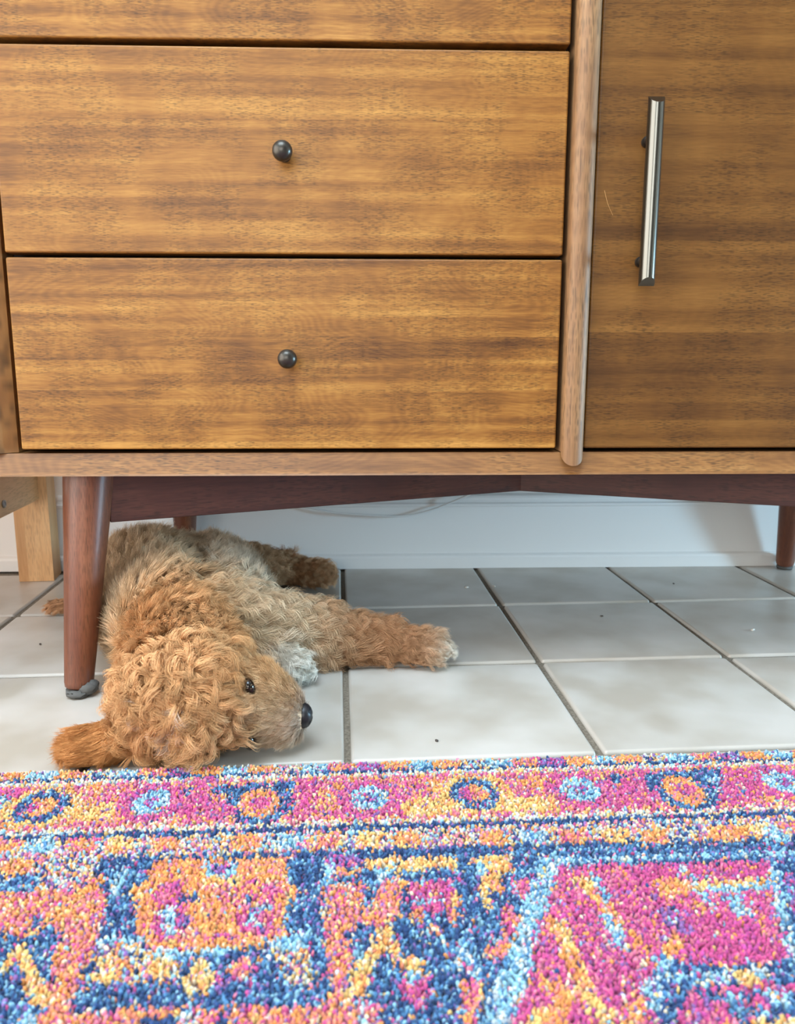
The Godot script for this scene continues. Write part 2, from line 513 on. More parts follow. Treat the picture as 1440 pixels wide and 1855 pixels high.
# ------------------------------------------------------------------ sideboard
func sideboard() -> void:
	var t := thing("sideboard", Vector3.ZERO, "wooden sideboard with drawers and a door on tapered legs, above the sleeping puppy", "sideboard")
	var zf := -0.74
	var zb := -1.205
	var xl := -0.35
	var xr := 0.72
	var hi := 0.80
	var dark := srgb(82, 49, 19)
	var mid := srgb(136, 90, 37)
	var light := srgb(180, 132, 64)
	var im1 := wood_image(1400, 480, 11, dark, mid, light, [[0.0, 0.08, 0], [0.34, 0.0, 0], [0.66, 0.06, 0]], 0.46, 0.5, 0.85)
	var im2 := wood_image(1400, 480, 31, dark, mid, light, [[0.0, 0.02, 0], [0.40, -0.05, 0], [0.52, 0.10, 0], [0.68, -0.02, 0], [0.955, 0.26, 0]], 0.44, 0.8, 0.95)
	var im3 := wood_image(1100, 1300, 51, srgb(67, 40, 14), srgb(104, 68, 27), srgb(132, 92, 42), [[0.0, 0.0, 0], [0.355, 0.02, 0], [0.50, 0.0, 0], [0.655, -0.12, 0], [0.68, 0.08, 0], [0.816, -0.16, 0], [0.90, -0.04, 0], [0.95, 0.04, 0]], 0.40, 0.5, 0.8)
	var trim_im := wood_image(1024, 128, 71, srgb(86, 56, 34), srgb(130, 94, 60), srgb(160, 123, 83), [[0.0, 0.0, 0]], 0.38, 1.0)
	var rail_im := wood_image(2048, 160, 75, srgb(92, 58, 28), srgb(132, 90, 47), srgb(160, 118, 68), [[0.0, 0.0, 0]], 0.45, 1.0)
	var trim_up := trim_im.duplicate() as Image
	trim_up.rotate_90(CLOCKWISE)
	var red_im := wood_image(512, 256, 91, srgb(72, 38, 26), srgb(108, 62, 42), srgb(138, 88, 62), [[0.0, 0.0, 0]], 0.3, 0.3, 0.8)
	var red_up := red_im.duplicate() as Image
	red_up.rotate_90(CLOCKWISE)
	var trim := wood(trim_im, Vector3(1.6, 12, 12), Vector3(0.1, 0.3, 0.2), 0.42)
	var trimv := wood(trim_up, Vector3(12, 1.2, 12), Vector3(0.4, 0.02, 0.2), 0.55)
	var redv := wood(red_up, Vector3(7, 3.2, 7), Vector3(0.1, 0.2, 0.3), 0.36)
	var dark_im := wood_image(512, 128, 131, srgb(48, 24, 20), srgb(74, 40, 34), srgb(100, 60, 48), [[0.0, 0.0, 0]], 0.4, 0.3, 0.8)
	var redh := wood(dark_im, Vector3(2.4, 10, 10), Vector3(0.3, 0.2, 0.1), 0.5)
	var inner := paint(srgb(24, 18, 13), 0.9)
	# carcass: bevelled front edges that slope towards the drawers
	var bottom := PackedVector2Array([Vector2(zf, 0.2180), Vector2(zf - 0.0015, 0.2195), Vector2(zf - 0.0085, 0.2385), Vector2(zb, 0.2385), Vector2(zb, 0.2180)])
	var side_turn := Transform3D(Basis(Vector3(0, 0, 1), Vector3(0, 1, 0), Vector3(-1, 0, 0)), Vector3.ZERO)
	var o := put("bottom_panel", prism(bottom, -xr, -xl), trim, t)
	o.transform = side_turn
	# own axes of the panel: x is depth, z runs along the front; give the front its grain along z
	o.material_override = along_z(rail_im)
	var top := put("top_panel", prism(PackedVector2Array([Vector2(zf, hi), Vector2(zf - 0.008, hi - 0.0205), Vector2(zb, hi - 0.0205), Vector2(zb, hi)]), -xr, -xl), along_z(rail_im), t)
	top.transform = side_turn
	for s in [-1.0, 1.0]:
		var xo: float = xl if s < 0.0 else xr
		var pts := PackedVector2Array([Vector2(xo, zf), Vector2(xo - s * 0.0012, zf - 0.0008), Vector2(xo - s * 0.020, zf - 0.014), Vector2(xo - s * 0.020, zb), Vector2(xo, zb)])
		var flip := PackedVector2Array()
		for p in pts: flip.append(Vector2(p.x, -p.y))
		var sp := put("side_panel", prism(flip, 0.2390, hi - 0.0215), trimv, t)
		sp.transform = Transform3D(Basis(Vector3(1, 0, 0), Vector3(0, 0, -1), Vector3(0, 1, 0)), Vector3.ZERO)
		sp.material_override = along_z(rail_im)
	put("back_panel", box(Vector3(xl + 0.021, 0.2390, zb + 0.001), Vector3(xr - 0.021, hi - 0.0215, zb + 0.012)), inner, t)
	put("inner_frame", box(Vector3(xl + 0.021, 0.2392, -0.790), Vector3(xr - 0.021, hi - 0.0215, -0.775)), inner, t)
	# divider: a post with a half-round nose whose foot is cut round over the bottom panel
	var dv := Shape.new()
	var dx := 0.18905
	var hw := 0.0104
	var rows := []
	for k in 17:
		var a := PI * k / 16.0
		var px := dx - cos(a) * hw
		var deep := sin(a)
		var pz := zf - 0.003 + deep * 0.0095
		var nn := Vector3(-cos(a) / hw, 0, sin(a) / 0.0095).normalized()
		rows.append([dv.vert(Vector3(px, 0.2268 + (1.0 - pow(deep, 0.8)) * 0.0118, pz), nn), dv.vert(Vector3(px, hi - 0.022, pz), nn)])
	for k in 16: dv.quad(rows[k][0], rows[k + 1][0], rows[k + 1][1], rows[k][1])
	var cap := []
	for k in 17: cap.append(dv.v[rows[k][0]])
	for k in 16: dv.flat([Vector3(dx, 0.2395, zf - 0.004), cap[k], cap[k + 1]], Vector3(0, -0.8, 0.6))
	round_box_into(dv, Vector3(hw * 2, hi - 0.022 - 0.2392, 0.034), 0.0004, Vector3(dx, (hi - 0.022 + 0.2392) / 2, zf - 0.020))
	put("divider", dv.mesh(), trimv, t)
	# drawers
	var bronze := paint(srgb(66, 63, 58), 0.30, 0.75)
	for d in [[0.2424, 0.4137, im2, false], [0.4174, 0.5876, im1, false], [0.5926, 0.7760, im2, true]]:
		var c := Vector3(-0.0746, (d[0] + d[1]) / 2, zf - 0.0145)
		var size := Vector3(0.4976, d[1] - d[0], 0.020)
		var dr := put("drawer", round_box(size, 0.0019), wood(d[2], Vector3(1 / size.x, 1 / size.y, 1 / size.x), Vector3(0.5, 0.5, 0.5), 0.42, 0.42), t, c)
		if d[3]:
			(dr.material_override as StandardMaterial3D).uv1_scale = Vector3(-1 / size.x, 0.9 / size.y, 1 / size.x)
		var knob := Shape.new()
		lathe_into(knob, [Vector2(0.0052, 0), Vector2(0.0050, 0.002), Vector2(0.0040, 0.006), Vector2(0.0042, 0.010), Vector2(0.0062, 0.0125), Vector2(0.0080, 0.0150), Vector2(0.0087, 0.0178), Vector2(0.0084, 0.0205), Vector2(0.0070, 0.0232), Vector2(0.0045, 0.0250), Vector2(0.0018, 0.0256), Vector2(0, 0.0257)], 36, Transform3D(Basis(Vector3(1, 0, 0), Vector3(0, 0, 1), Vector3(0, -1, 0)), Vector3(0, 0, 0.0100)))
		var kn := put("knob", knob.mesh(), bronze, dr, Vector3(0, -0.003, 0))
		kn.set_meta("label", "small round dark bronze knob")
	# door
	var dl := 0.2010
	var drr := 0.6990
	var dsize := Vector3(drr - dl, 0.776 - 0.2424, 0.020)
	var door := put("cabinet_door", round_box(dsize, 0.0022), wood(im3, Vector3(1 / dsize.x, 1 / 0.6, 1 / dsize.x), Vector3(0.5, 0.5 - 0.05, 0.5), 0.42, 0.40), t, Vector3((dl + drr) / 2, (0.776 + 0.2424) / 2, zf - 0.0145))
	var steel := paint(srgb(108, 108, 102), 0.22, 1.0)
	var hb := Shape.new()
	var hy0 := 0.3890
	var hy1 := 0.5455
	var hz := 0.0
	var prev := []
	var outline := []
	for k in 21:
		var a := PI * k / 20.0
		var deep := sin(a)
		var p := Vector3(-cos(a) * 0.0070, 0, pow(deep, 0.9) * 0.0085)
		var nn := Vector3(-cos(a) / 0.0070, 0, deep / 0.0085).normalized()
		var cut := pow(deep, 0.9) * 0.0068
		var row := [hb.vert(Vector3(p.x, hy0 + cut, p.z), nn), hb.vert(Vector3(p.x, hy1 - cut, p.z), nn)]
		outline.append([Vector3(p.x, hy0 + cut, p.z), Vector3(p.x, hy1 - cut, p.z)])
		if prev: hb.quad(prev[0], row[0], row[1], prev[1])
		prev = row
	for e in 2:
		var nn := Vector3(0, -0.78 if e == 0 else 0.78, 0.62)
		for k in range(1, 20): hb.flat([outline[0][e], outline[k][e], outline[k + 1][e]], nn)
	hb.flat([outline[0][0], outline[20][0], outline[20][1], outline[0][1]], Vector3(0, 0, -1))
	var h := put("handle", hb.mesh(), steel, door, Vector3(0.2450 - (dl + drr) / 2, -(0.776 + 0.2424) / 2, 0.0300))
	h.set_meta("label", "brushed steel half-round bar handle with slanted ends")
	for y in [0.4118, 0.5138]:
		put("post", lathe([Vector2(0.0048, -0.010), Vector2(0.0048, -0.006), Vector2(0.0036, -0.005), Vector2(0.0036, 0.013)], 20), bronze, h, Vector3(0, y, -0.0105), Vector3(PI / 2, 0, 0))
	# legs, stretchers crossing under the box, felt under the feet
	var felt := paint(srgb(92, 92, 90), 1.0, 0.0, 0.1)
	for sx in [-1.0, 1.0]:
		for sz in [-1.0, 1.0]:
			var foot := Vector3(0.185 + sx * 0.475, 0.0045, -0.982 + sz * 0.232)
			var head := Vector3(0.185 + sx * 0.462, 0.2178, -0.982 + sz * 0.198)
			var s := Shape.new()
			var axis := head - foot
			var y := axis.normalized()
			var x := Vector3.RIGHT.slide(y).normalized()
			var ln := axis.length()
			lathe_into(s, [Vector2(0, 0.002), Vector2(0.0112, 0.002), Vector2(0.0128, 0.0035), Vector2(0.0138, 0.008), Vector2(0.0185, ln * 0.5), Vector2(0.0242, ln - 0.001), Vector2(0.0242, ln), Vector2(0, ln)], 40, Transform3D(Basis(x, y, x.cross(y)), foot))
			for k in s.v.size():
				s.v[k].y = minf(s.v[k].y, 0.2178)
			put("leg", s.mesh(), redv, t)
			put("felt_pad", lathe([Vector2(0, 0.0002), Vector2(0.0115, 0.0002), Vector2(0.0122, 0.002), Vector2(0.0118, 0.0062), Vector2(0, 0.0062)], 24), felt, t, Vector3(foot.x, 0, foot.z))
			if sx < 0.0 and sz > 0.0:
				# the worn felt has curled up beside this foot
				var fl := Shape.new()
				lump_into(fl, Vector3(0.011, 0.0078, 0.006), Vector3(0.0085, 0.0062, 0.0075), 3, 0.22)
				lump_into(fl, Vector3(0.002, 0.0040, 0.011), Vector3(0.0100, 0.0036, 0.0060), 4, 0.25)
				lump_into(fl, Vector3(0.014, 0.0085, 0.001), Vector3(0.0060, 0.0060, 0.0075), 5, 0.22)
				var torn := put("torn_felt", fl.mesh(), felt, t, Vector3(foot.x, 0, foot.z))
				torn.set_meta("label", "crumpled grey felt pad")
	for s in [-1.0, 1.0]:
		var a := Vector3(0.185 - s * 0.462, 0.1918, -0.982 + 0.196)
		var b := Vector3(0.185 + s * 0.462, 0.1918, -0.982 - 0.196)
		var d := b - a
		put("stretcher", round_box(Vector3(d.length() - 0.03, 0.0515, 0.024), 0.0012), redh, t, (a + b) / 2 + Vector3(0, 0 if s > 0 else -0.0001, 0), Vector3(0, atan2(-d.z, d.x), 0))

func along_z(im: Image) -> StandardMaterial3D:
	# grain along z on faces across x and y
	var m := StandardMaterial3D.new()
	m.albedo_texture = ImageTexture.create_from_image(im)
	m.uv1_triplanar = true
	m.uv1_triplanar_sharpness = 8.0
	m.uv1_scale = Vector3(0.9, 12, 0.9)
	m.uv1_offset = Vector3(0.9, 0.35, 0.67)
	m.roughness = 0.42
	return m

func lump_into(s: Shape, at: Vector3, r: Vector3, sd: int, rough: float) -> void:
	var n := FastNoiseLite.new()
	n.seed = sd
	n.frequency = 0.9
	var rows := []
	for a in 13:
		var row := []
		for b in 19:
			var th := PI * a / 12.0
			var ph := TAU * b / 18.0
			var d := Vector3(sin(th) * cos(ph), cos(th), sin(th) * sin(ph))
			var g := 1.0 + n.get_noise_3dv(d * 1.6) * rough * 2.0 + n.get_noise_3dv(d * 7.0) * rough * 0.8
			var p := at + d * r * g
			p.y = maxf(p.y, 0.0002)
			row.append(s.vert(p, (d / r).normalized()))
		rows.append(row)
	for a in 12:
		for b in 18: s.quad(rows[a][b], rows[a][b + 1], rows[a + 1][b + 1], rows[a + 1][b])

# ------------------------------------------------------------------ rug
func rug() -> void:
	var t := thing("rug", Vector3(0.01967, 0, -0.5898), "bright looped-pile rug in pink, orange and blue medallion pattern in front of the puppy", "rug", "", deg_to_rad(1.46))
	put("backing", round_box(Vector3(2.0, 0.0040, 1.40), 0.0015), paint(srgb(120, 96, 110), 0.95), t, Vector3(0, 0.0020, 0.70))
	rug_pattern()
	# yarn loops: pieces too small to pick apart singly
	var loop := Shape.new()
	var prof := [Vector2(0.62, 0.0), Vector2(0.95, 0.25), Vector2(1.05, 0.55), Vector2(0.85, 0.82), Vector2(0.45, 0.97), Vector2(0, 1.0)]
	lathe_into(loop, prof, 7, Transform3D())
	for k in loop.v.size():
		var p := loop.v[k]
		var tw := 1.0 + 0.22 * sin(atan2(p.z, p.x) * 2.0 + p.y * 5.0)
		loop.v[k] = Vector3(p.x * tw, p.y, p.z * tw)
	var yarn_mat := paint(Color.WHITE, 0.9, 0.0, 0.25)
	yarn_mat.vertex_color_use_as_albedo = true
	yarn_mat.rim_enabled = true
	yarn_mat.rim = 0.3
	var mesh := loop.mesh()
	var pts := []
	var step := 0.00180
	var z := 0.001
	while z < 0.36:
		var half := 0.40 - z * 0.18
		var x := -half + RNG.randf() * step
		while x < half:
			pts.append(Vector3(x, step, z + RNG.randf_range(-0.0007, 0.0007)))
			x += step * RNG.randf_range(0.85, 1.15)
		z += step
	# coarser towards the parts that lie outside the photograph
	z = 0.001
	while z < 1.39:
		var x := -0.995
		while x < 0.995:
			if z > 0.36 or absf(x) > 0.40 - z * 0.18: pts.append(Vector3(x, 0.0062, z))
			x += 0.0062
		z += 0.0062
	var mm := MultiMesh.new()
	mm.transform_format = MultiMesh.TRANSFORM_3D
	mm.use_colors = true
	mm.mesh = mesh
	mm.instance_count = pts.size()
	var jn := FastNoiseLite.new()
	jn.frequency = 0.16
	jn.seed = 9
	var last := ""
	for k in pts.size():
		var p: Vector3 = pts[k]
		var q := Vector2(p.x * 1000.0, p.z * 1000.0)
		q += Vector2(jn.get_noise_2d(q.x, q.y), jn.get_noise_2d(q.x + 500.0, q.y)) * 3.5 + Vector2(RNG.randf_range(-1.0, 1.0), RNG.randf_range(-1.0, 1.0))
		var key := ""
		# the medallions repeat, mirrored, over the rest of the field and the border
		var far := q
		if far.y > 120.0: far.y = 121.0 + pingpong(far.y - 121.0, 140.0)
		if far.x < -240.0 or far.x > 190.0: far.x = -240.0 + pingpong(far.x + 240.0, 430.0)
		key = figure_at(q)
		if key == "" and far != q: key = figure_at(far)
		if key == "": key = band_at(q)
		var st := p.y
		var b := Basis(Vector3(0, 1, 0), RNG.randf() * TAU)
		b = Basis(Vector3(RNG.randf_range(-1, 1), 0, RNG.randf_range(-1, 1)).normalized(), RNG.randf_range(0.0, 0.85)) * b
		b = b.scaled_local(Vector3(st * RNG.randf_range(0.42, 0.62), RNG.randf_range(0.0040, 0.0056), st * RNG.randf_range(0.55, 0.85)))
		mm.set_instance_transform(k, Transform3D(b, Vector3(p.x, 0.0034, p.z)))
		mm.set_instance_color(k, yarn(key))
	var o := MultiMeshInstance3D.new()
	o.name = "pile"
	o.multimesh = mm
	o.material_override = yarn_mat
	t.add_child(o, true)
	o.set_meta("kind", "stuff")

# ------------------------------------------------------------------ light wood bench at the left
func bench() -> void:
	var b := thing("bench", Vector3(-0.5027, 0, -1.1715), "light wood bench with square legs behind the dark front leg of the sideboard", "bench", "", deg_to_rad(4.0))
	var im := wood_image(512, 128, 111, srgb(178, 130, 82), srgb(206, 160, 110), srgb(222, 182, 134), [[0.0, 0.0, 0]], 0.15, 0.6, 0.7)
	var up := im.duplicate() as Image
	up.rotate_90(CLOCKWISE)
	var mv := wood(up, Vector3(9, 2, 9), Vector3(0.1, 0.2, 0.3), 0.5)
	var mh := along_z(im)
	mh.uv1_scale = Vector3(2, 8, 2)
	# legs widen upwards; origin is the middle of the front face of the leg by the wall
	for sx in [0.0, -0.46]:
		for sz in [-0.024, 0.44]:
			var s := Shape.new()
			var y1 := 0.42
			var w0 := 0.0250
			for f in 4:
				var a0 := [Vector3(-w0, 0, 0.024), Vector3(w0, 0, 0.024), Vector3(w0 - 0.004, 0, -0.024), Vector3(-w0, 0, -0.024)]
				var i0: Vector3 = a0[f]
				var i1: Vector3 = a0[(f + 1) % 4]
				var up2 := Vector3(0.000, y1, 0.0)
				var nn := (i1 - i0).cross(Vector3.UP).normalized()
				if nn.dot((i0 + i1) * 0.5) < 0.0: nn = -nn
				s.flat([i0, i1, i1 + up2, i0 + up2], nn)
			s.flat([Vector3(-w0, 0.0, 0.024), Vector3(w0, 0, 0.024), Vector3(w0 - 0.004, 0, -0.024), Vector3(-w0, 0, -0.024)], Vector3.DOWN)
			put("leg", s.mesh(), mv, b, Vector3(sx, 0, sz))
	for sx in [0.0, -0.46]:
		var r := put("side_rail", round_box(Vector3(0.022, 0.078, 0.42), 0.0015), mh, b, Vector3(sx + 0.002, 0.163, 0.208))
		if sx == 0.0:
			var bolt := put("bolt", lathe([Vector2(0, -0.001), Vector2(0.0052, -0.001), Vector2(0.0050, 0.0012), Vector2(0.0034, 0.0018), Vector2(0.0026, 0.0018), Vector2(0.0024, -0.0004), Vector2(0, -0.0004)], 24), paint(srgb(150, 150, 150), 0.35, 1.0), r, Vector3(0.0118, -0.022, -0.074), Vector3(0, 0, -PI / 2))
			bolt.set_meta("label", "round steel bolt head")
	for sz in [-0.024, 0.44]:
		put("end_rail", round_box(Vector3(0.42, 0.078, 0.022), 0.0015), mv, b, Vector3(-0.23, 0.235, sz))
	put("seat", round_box(Vector3(0.54, 0.022, 0.54), 0.003), mh, b, Vector3(-0.23, 0.431, 0.208))

# ------------------------------------------------------------------ puppy
# bones: a, radius, b, radius, fur kind, length of the fur, colour name
var bones := []
const COAT := {"body": Color(0.91, 0.80, 0.66), "cream": Color(0.95, 0.89, 0.80), "head": Color(0.90, 0.71, 0.51), "ear": Color(0.81, 0.57, 0.35), "leg": Color(0.82, 0.63, 0.47), "dusk": Color(0.81, 0.63, 0.47), "white": Color(0.96, 0.94, 0.89), "muzzle": Color(0.88, 0.78, 0.67), "snout": Color(0.86, 0.67, 0.46)}

func bone(a: Vector3, ra: float, b: Vector3, rb: float, kind: String, fur: float, coat: String) -> void:
	bones.append([a, ra, b, rb, kind, fur, coat])

func bone_distance(k: int, p: Vector3) -> float:
	var f = bones[k]
	var ab: Vector3 = f[2] - f[0]
	var t := clampf((p - f[0]).dot(ab) / maxf(ab.length_squared(), 1e-9), 0.0, 1.0)
	return (p - (f[0] + ab * t)).length() - lerpf(f[1], f[3], t)

func puppy_bones() -> void:
	bone(Vector3(-0.208, 0.058, -0.80), 0.054, Vector3(-0.255, 0.060, -0.90), 0.060, "body", 0.025, "body")
	bone(Vector3(-0.255, 0.060, -0.90), 0.060, Vector3(-0.240, 0.044, -1.03), 0.040, "body", 0.024, "body")
	bone(Vector3(-0.160, 0.054, -0.82), 0.048, Vector3(-0.195, 0.054, -0.93), 0.052, "body", 0.025, "cream")
	bone(Vector3(-0.195, 0.054, -0.93), 0.052, Vector3(-0.205, 0.042, -1.03), 0.037, "body", 0.024, "body")
	bone(Vector3(-0.220, 0.044, -1.04), 0.036, Vector3(-0.175, 0.034, -1.10), 0.028, "leg", 0.022, "dusk")
	bone(Vector3(-0.175, 0.034, -1.10), 0.028, Vector3(-0.130, 0.024, -1.135), 0.019, "leg", 0.025, "dusk")
	bone(Vector3(-0.130, 0.024, -1.135), 0.019, Vector3(-0.078, 0.019, -1.125), 0.019, "leg", 0.018, "dusk")
	bone(Vector3(-0.210, 0.026, -1.00), 0.024, Vector3(-0.160, 0.018, -1.05), 0.015, "leg", 0.010, "dusk")
	# the upper foreleg, stretched out
	bone(Vector3(-0.165, 0.058, -0.79), 0.046, Vector3(-0.065, 0.033, -0.825), 0.029, "leg", 0.026, "body")
	bone(Vector3(-0.065, 0.033, -0.825), 0.029, Vector3(0.015, 0.022, -0.828), 0.0175, "leg", 0.025, "leg")
	bone(Vector3(0.015, 0.022, -0.828), 0.0175, Vector3(0.056, 0.019, -0.815), 0.0185, "leg", 0.018, "leg")
	bone(Vector3(0.068, 0.019, -0.813), 0.0145, Vector3(0.075, 0.018, -0.812), 0.012, "leg", 0.010, "white")
	# the other foreleg under the chest, white at its end
	bone(Vector3(-0.150, 0.030, -0.79), 0.026, Vector3(-0.110, 0.022, -0.780), 0.018, "leg", 0.018, "leg")
	bone(Vector3(-0.100, 0.030, -0.775), 0.016, Vector3(-0.080, 0.021, -0.768), 0.014, "leg", 0.018, "white")
	# neck, skull, muzzle
	bone(Vector3(-0.195, 0.058, -0.78), 0.050, Vector3(-0.165, 0.052, -0.67), 0.044, "body", 0.025, "head")
	bone(Vector3(-0.162, 0.049, -0.634), 0.045, Vector3(-0.145, 0.050, -0.627), 0.044, "curl", 0.027, "head")
	bone(Vector3(-0.125, 0.050, -0.628), 0.038, Vector3(-0.102, 0.046, -0.626), 0.027, "short", 0.014, "snout")
	bone(Vector3(-0.105, 0.042, -0.626), 0.029, Vector3(-0.075, 0.032, -0.627), 0.0195, "short", 0.0105, "muzzle")
	bone(Vector3(-0.090, 0.018, -0.628), 0.015, Vector3(-0.076, 0.015, -0.627), 0.012, "short", 0.010, "muzzle")
	bone(Vector3(-0.092, 0.058, -0.630), 0.014, Vector3(-0.076, 0.047, -0.628), 0.011, "short", 0.013, "snout")
	# ears: one flat on the tiles, the other lying over the crown
	bone(Vector3(-0.190, 0.024, -0.622), 0.018, Vector3(-0.218, 0.014, -0.613), 0.013, "ear", 0.017, "ear")
	bone(Vector3(-0.218, 0.014, -0.613), 0.013, Vector3(-0.234, 0.014, -0.608), 0.015, "ear", 0.018, "ear")
	bone(Vector3(-0.150, 0.086, -0.640), 0.013, Vector3(-0.118, 0.074, -0.612), 0.012, "curl", 0.016, "head")
	# tail
	bone(Vector3(-0.270, 0.030, -1.06), 0.016, Vector3(-0.345, 0.014, -1.030), 0.010, "leg", 0.022, "leg")
	bone(Vector3(-0.345, 0.014, -1.030), 0.010, Vector3(-0.412, 0.011, -1.004), 0.007, "ear", 0.016, "leg")

func puppy_mesh() -> ArrayMesh:
	var cell := 0.0055
	var lo := Vector3(-0.46, -0.004, -1.20)
	var dims := Vector3i(105, 27, 120)
	var field := PackedFloat32Array()
	field.resize(dims.x * dims.y * dims.z)
	field.fill(0.05)
	var soft := 0.012
	for k in bones.size():
		var f = bones[k]
		var rad := maxf(f[1], f[3]) + 0.03
		var a: Vector3 = f[0]
		var b: Vector3 = f[2]
		var p0 := (a.min(b) - Vector3.ONE * rad - lo) / cell
		var p1 := (a.max(b) + Vector3.ONE * rad - lo) / cell
		var ab := b - a
		var inv := 1.0 / maxf(ab.length_squared(), 1e-9)
		for z in range(maxi(int(p0.z), 0), mini(int(p1.z) + 1, dims.z)):
			for y in range(maxi(int(p0.y), 0), mini(int(p1.y) + 1, dims.y)):
				for x in range(maxi(int(p0.x), 0), mini(int(p1.x) + 1, dims.x)):
					var p := lo + Vector3(x, y, z) * cell
					var t := clampf((p - a).dot(ab) * inv, 0.0, 1.0)
					var d := (p - (a + ab * t)).length() - lerpf(f[1], f[3], t)
					var at := (z * dims.y + y) * dims.x + x
					var e := field[at]
					var h := maxf(soft - absf(d - e), 0.0) / soft
					field[at] = minf(d, e) - h * h * soft * 0.25
	for z in dims.z:
		for x in dims.x:
			for y in 3:
				var at := (z * dims.y + y) * dims.x + x
				field[at] = maxf(field[at], 0.001 - (lo.y + y * cell))
	# surface nets
	var ids := PackedInt32Array()
	ids.resize(field.size())
	ids.fill(-1)
	var s := Shape.new()
	var sx := 1
	var sy := dims.x
	var sz := dims.x * dims.y
	var steps := [0, sx, sy, sx + sy, sz, sx + sz, sy + sz, sx + sy + sz]
	var corner := [Vector3(0, 0, 0), Vector3(1, 0, 0), Vector3(0, 1, 0), Vector3(1, 1, 0), Vector3(0, 0, 1), Vector3(1, 0, 1), Vector3(0, 1, 1), Vector3(1, 1, 1)]
	var edges := [[0, 1], [0, 2], [0, 4], [1, 3], [1, 5], [2, 3], [2, 6], [3, 7], [4, 5], [4, 6], [5, 7], [6, 7]]
	for z in dims.z - 1:
		for y in dims.y - 1:
			for x in dims.x - 1:
				var at := z * sz + y * sy + x
				var v0 := field[at]
				if v0 > 0.012 or v0 < -0.012: continue
				var mask := 0
				for k in 8:
					if field[at + steps[k]] < 0.0: mask |= 1 << k
				if mask == 0 or mask == 255: continue
				var sum := Vector3.ZERO
				var cnt := 0
				for e in edges:
					var ina: int = (mask >> e[0]) & 1
					var inb: int = (mask >> e[1]) & 1
					if ina == inb: continue
					var fa := field[at + steps[e[0]]]
					var fb := field[at + steps[e[1]]]
					sum += (corner[e[0]] as Vector3).lerp(corner[e[1]], fa / (fa - fb))
					cnt += 1
				var g := Vector3(field[at + 1] - v0, field[at + sy] - v0, field[at + sz] - v0).normalized()
				ids[at] = s.vert(lo + (Vector3(x, y, z) + sum / cnt) * cell, g)
	for z in range(1, dims.z - 1):
		for y in range(1, dims.y - 1):
			for x in range(1, dims.x - 1):
				var at := z * sz + y * sy + x
				var v0 := field[at] < 0.0
				if v0 != (field[at + sx] < 0.0) and ids[at] >= 0 and ids[at - sy] >= 0 and ids[at - sy - sz] >= 0 and ids[at - sz] >= 0: s.quad(ids[at], ids[at - sy], ids[at - sy - sz], ids[at - sz])
				if v0 != (field[at + sy] < 0.0) and ids[at] >= 0 and ids[at - sx] >= 0 and ids[at - sx - sz] >= 0 and ids[at - sz] >= 0: s.quad(ids[at], ids[at - sx], ids[at - sx - sz], ids[at - sz])
				if v0 != (field[at + sz] < 0.0) and ids[at] >= 0 and ids[at - sx] >= 0 and ids[at - sx - sy] >= 0 and ids[at - sy] >= 0: s.quad(ids[at], ids[at - sx], ids[at - sx - sy], ids[at - sy])
	for k in s.v.size():
		s.c[k] = coat_at(s.v[k])[0]
	return s.mesh(true)

# [colour (linear), bone nearest] at a point
func coat_at(p: Vector3) -> Array:
	var best := -1
	var dist := 1e9
	var col := Vector3.ZERO
	var sum := 0.0
	for k in bones.size():
		var d := bone_distance(k, p)
		if d < dist:
			dist = d
			best = k
		if d < 0.03:
			var w := exp(-maxf(d, -0.004) / 0.006)
			var c: Color = COAT[bones[k][6]]
			col += Vector3(c.r, c.g, c.b) * w
			sum += w
	if sum <= 0.0:
		return [(COAT["body"] as Color).srgb_to_linear(), best]
	col /= sum
	return [Color(col.x, col.y, col.z).srgb_to_linear(), best]

# a lock of hairs: y is away from the skin, z the way it lies; length 1
func lock(sd: int, hairs: int, segs: int, lift0: float, lift1: float, wave: float, turns: float, spread: float, thick: float, gather: float) -> ArrayMesh:
	var r := RandomNumberGenerator.new()
	r.seed = sd
	var s := Shape.new()
	for h in hairs:
		var ph := r.randf() * 0.5
		var root := Vector3(r.randf_range(-1, 1), 0, r.randf_range(-1, 1)) * spread
		var ln := r.randf_range(0.78, 1.08)
		var l1 := lift1 + r.randf_range(-0.2, 0.2)
		var yaw := r.randf_range(-0.12, 0.12)
		var tone := r.randf_range(0.84, 1.14)
		var p := Vector3.ZERO
		var rows := []
		var pts := []
		for k in segs + 1:
			var t := float(k) / segs
			var el := lerpf(lift0, l1, pow(t, 0.7))
			var d := Vector3(sin(yaw) * cos(el), sin(el), cos(yaw) * cos(el))
			if k > 0: p += d * ln / segs
			var a := TAU * turns * t + ph
			var w := wave * (0.25 + 0.75 * t)
			var off := Vector3(cos(a), 0, 0) * w + Vector3(0, cos(el), -sin(el)) * sin(a) * w
			off -= Vector3(cos(ph), 0, 0) * wave * 0.25
			pts.append(p + off + root * lerpf(1.0, 1.0 - gather, t))
		var side := Vector3.RIGHT
		for k in segs + 1:
			var t := float(k) / segs
			var d: Vector3 = (pts[mini(k + 1, segs)] - pts[maxi(k - 1, 0)]).normalized()
			side = (side - d * side.dot(d)).normalized()
			var up := d.cross(side)
			var rr := thick * (1.0 - 0.85 * t * t)
			var g := tone * (0.95 + 0.10 * t)
			var col := Color(g, g, g)
			var row := []
			for j in 3:
				var nn := side * cos(TAU * j / 3.0) + up * sin(TAU * j / 3.0)
				row.append(s.vert(pts[k] + nn * rr, nn, col))
			rows.append(row)
		for k in segs:
			for j in 3: s.quad(rows[k][j], rows[k][(j + 1) % 3], rows[k + 1][(j + 1) % 3], rows[k + 1][j])
	return s.mesh(true)

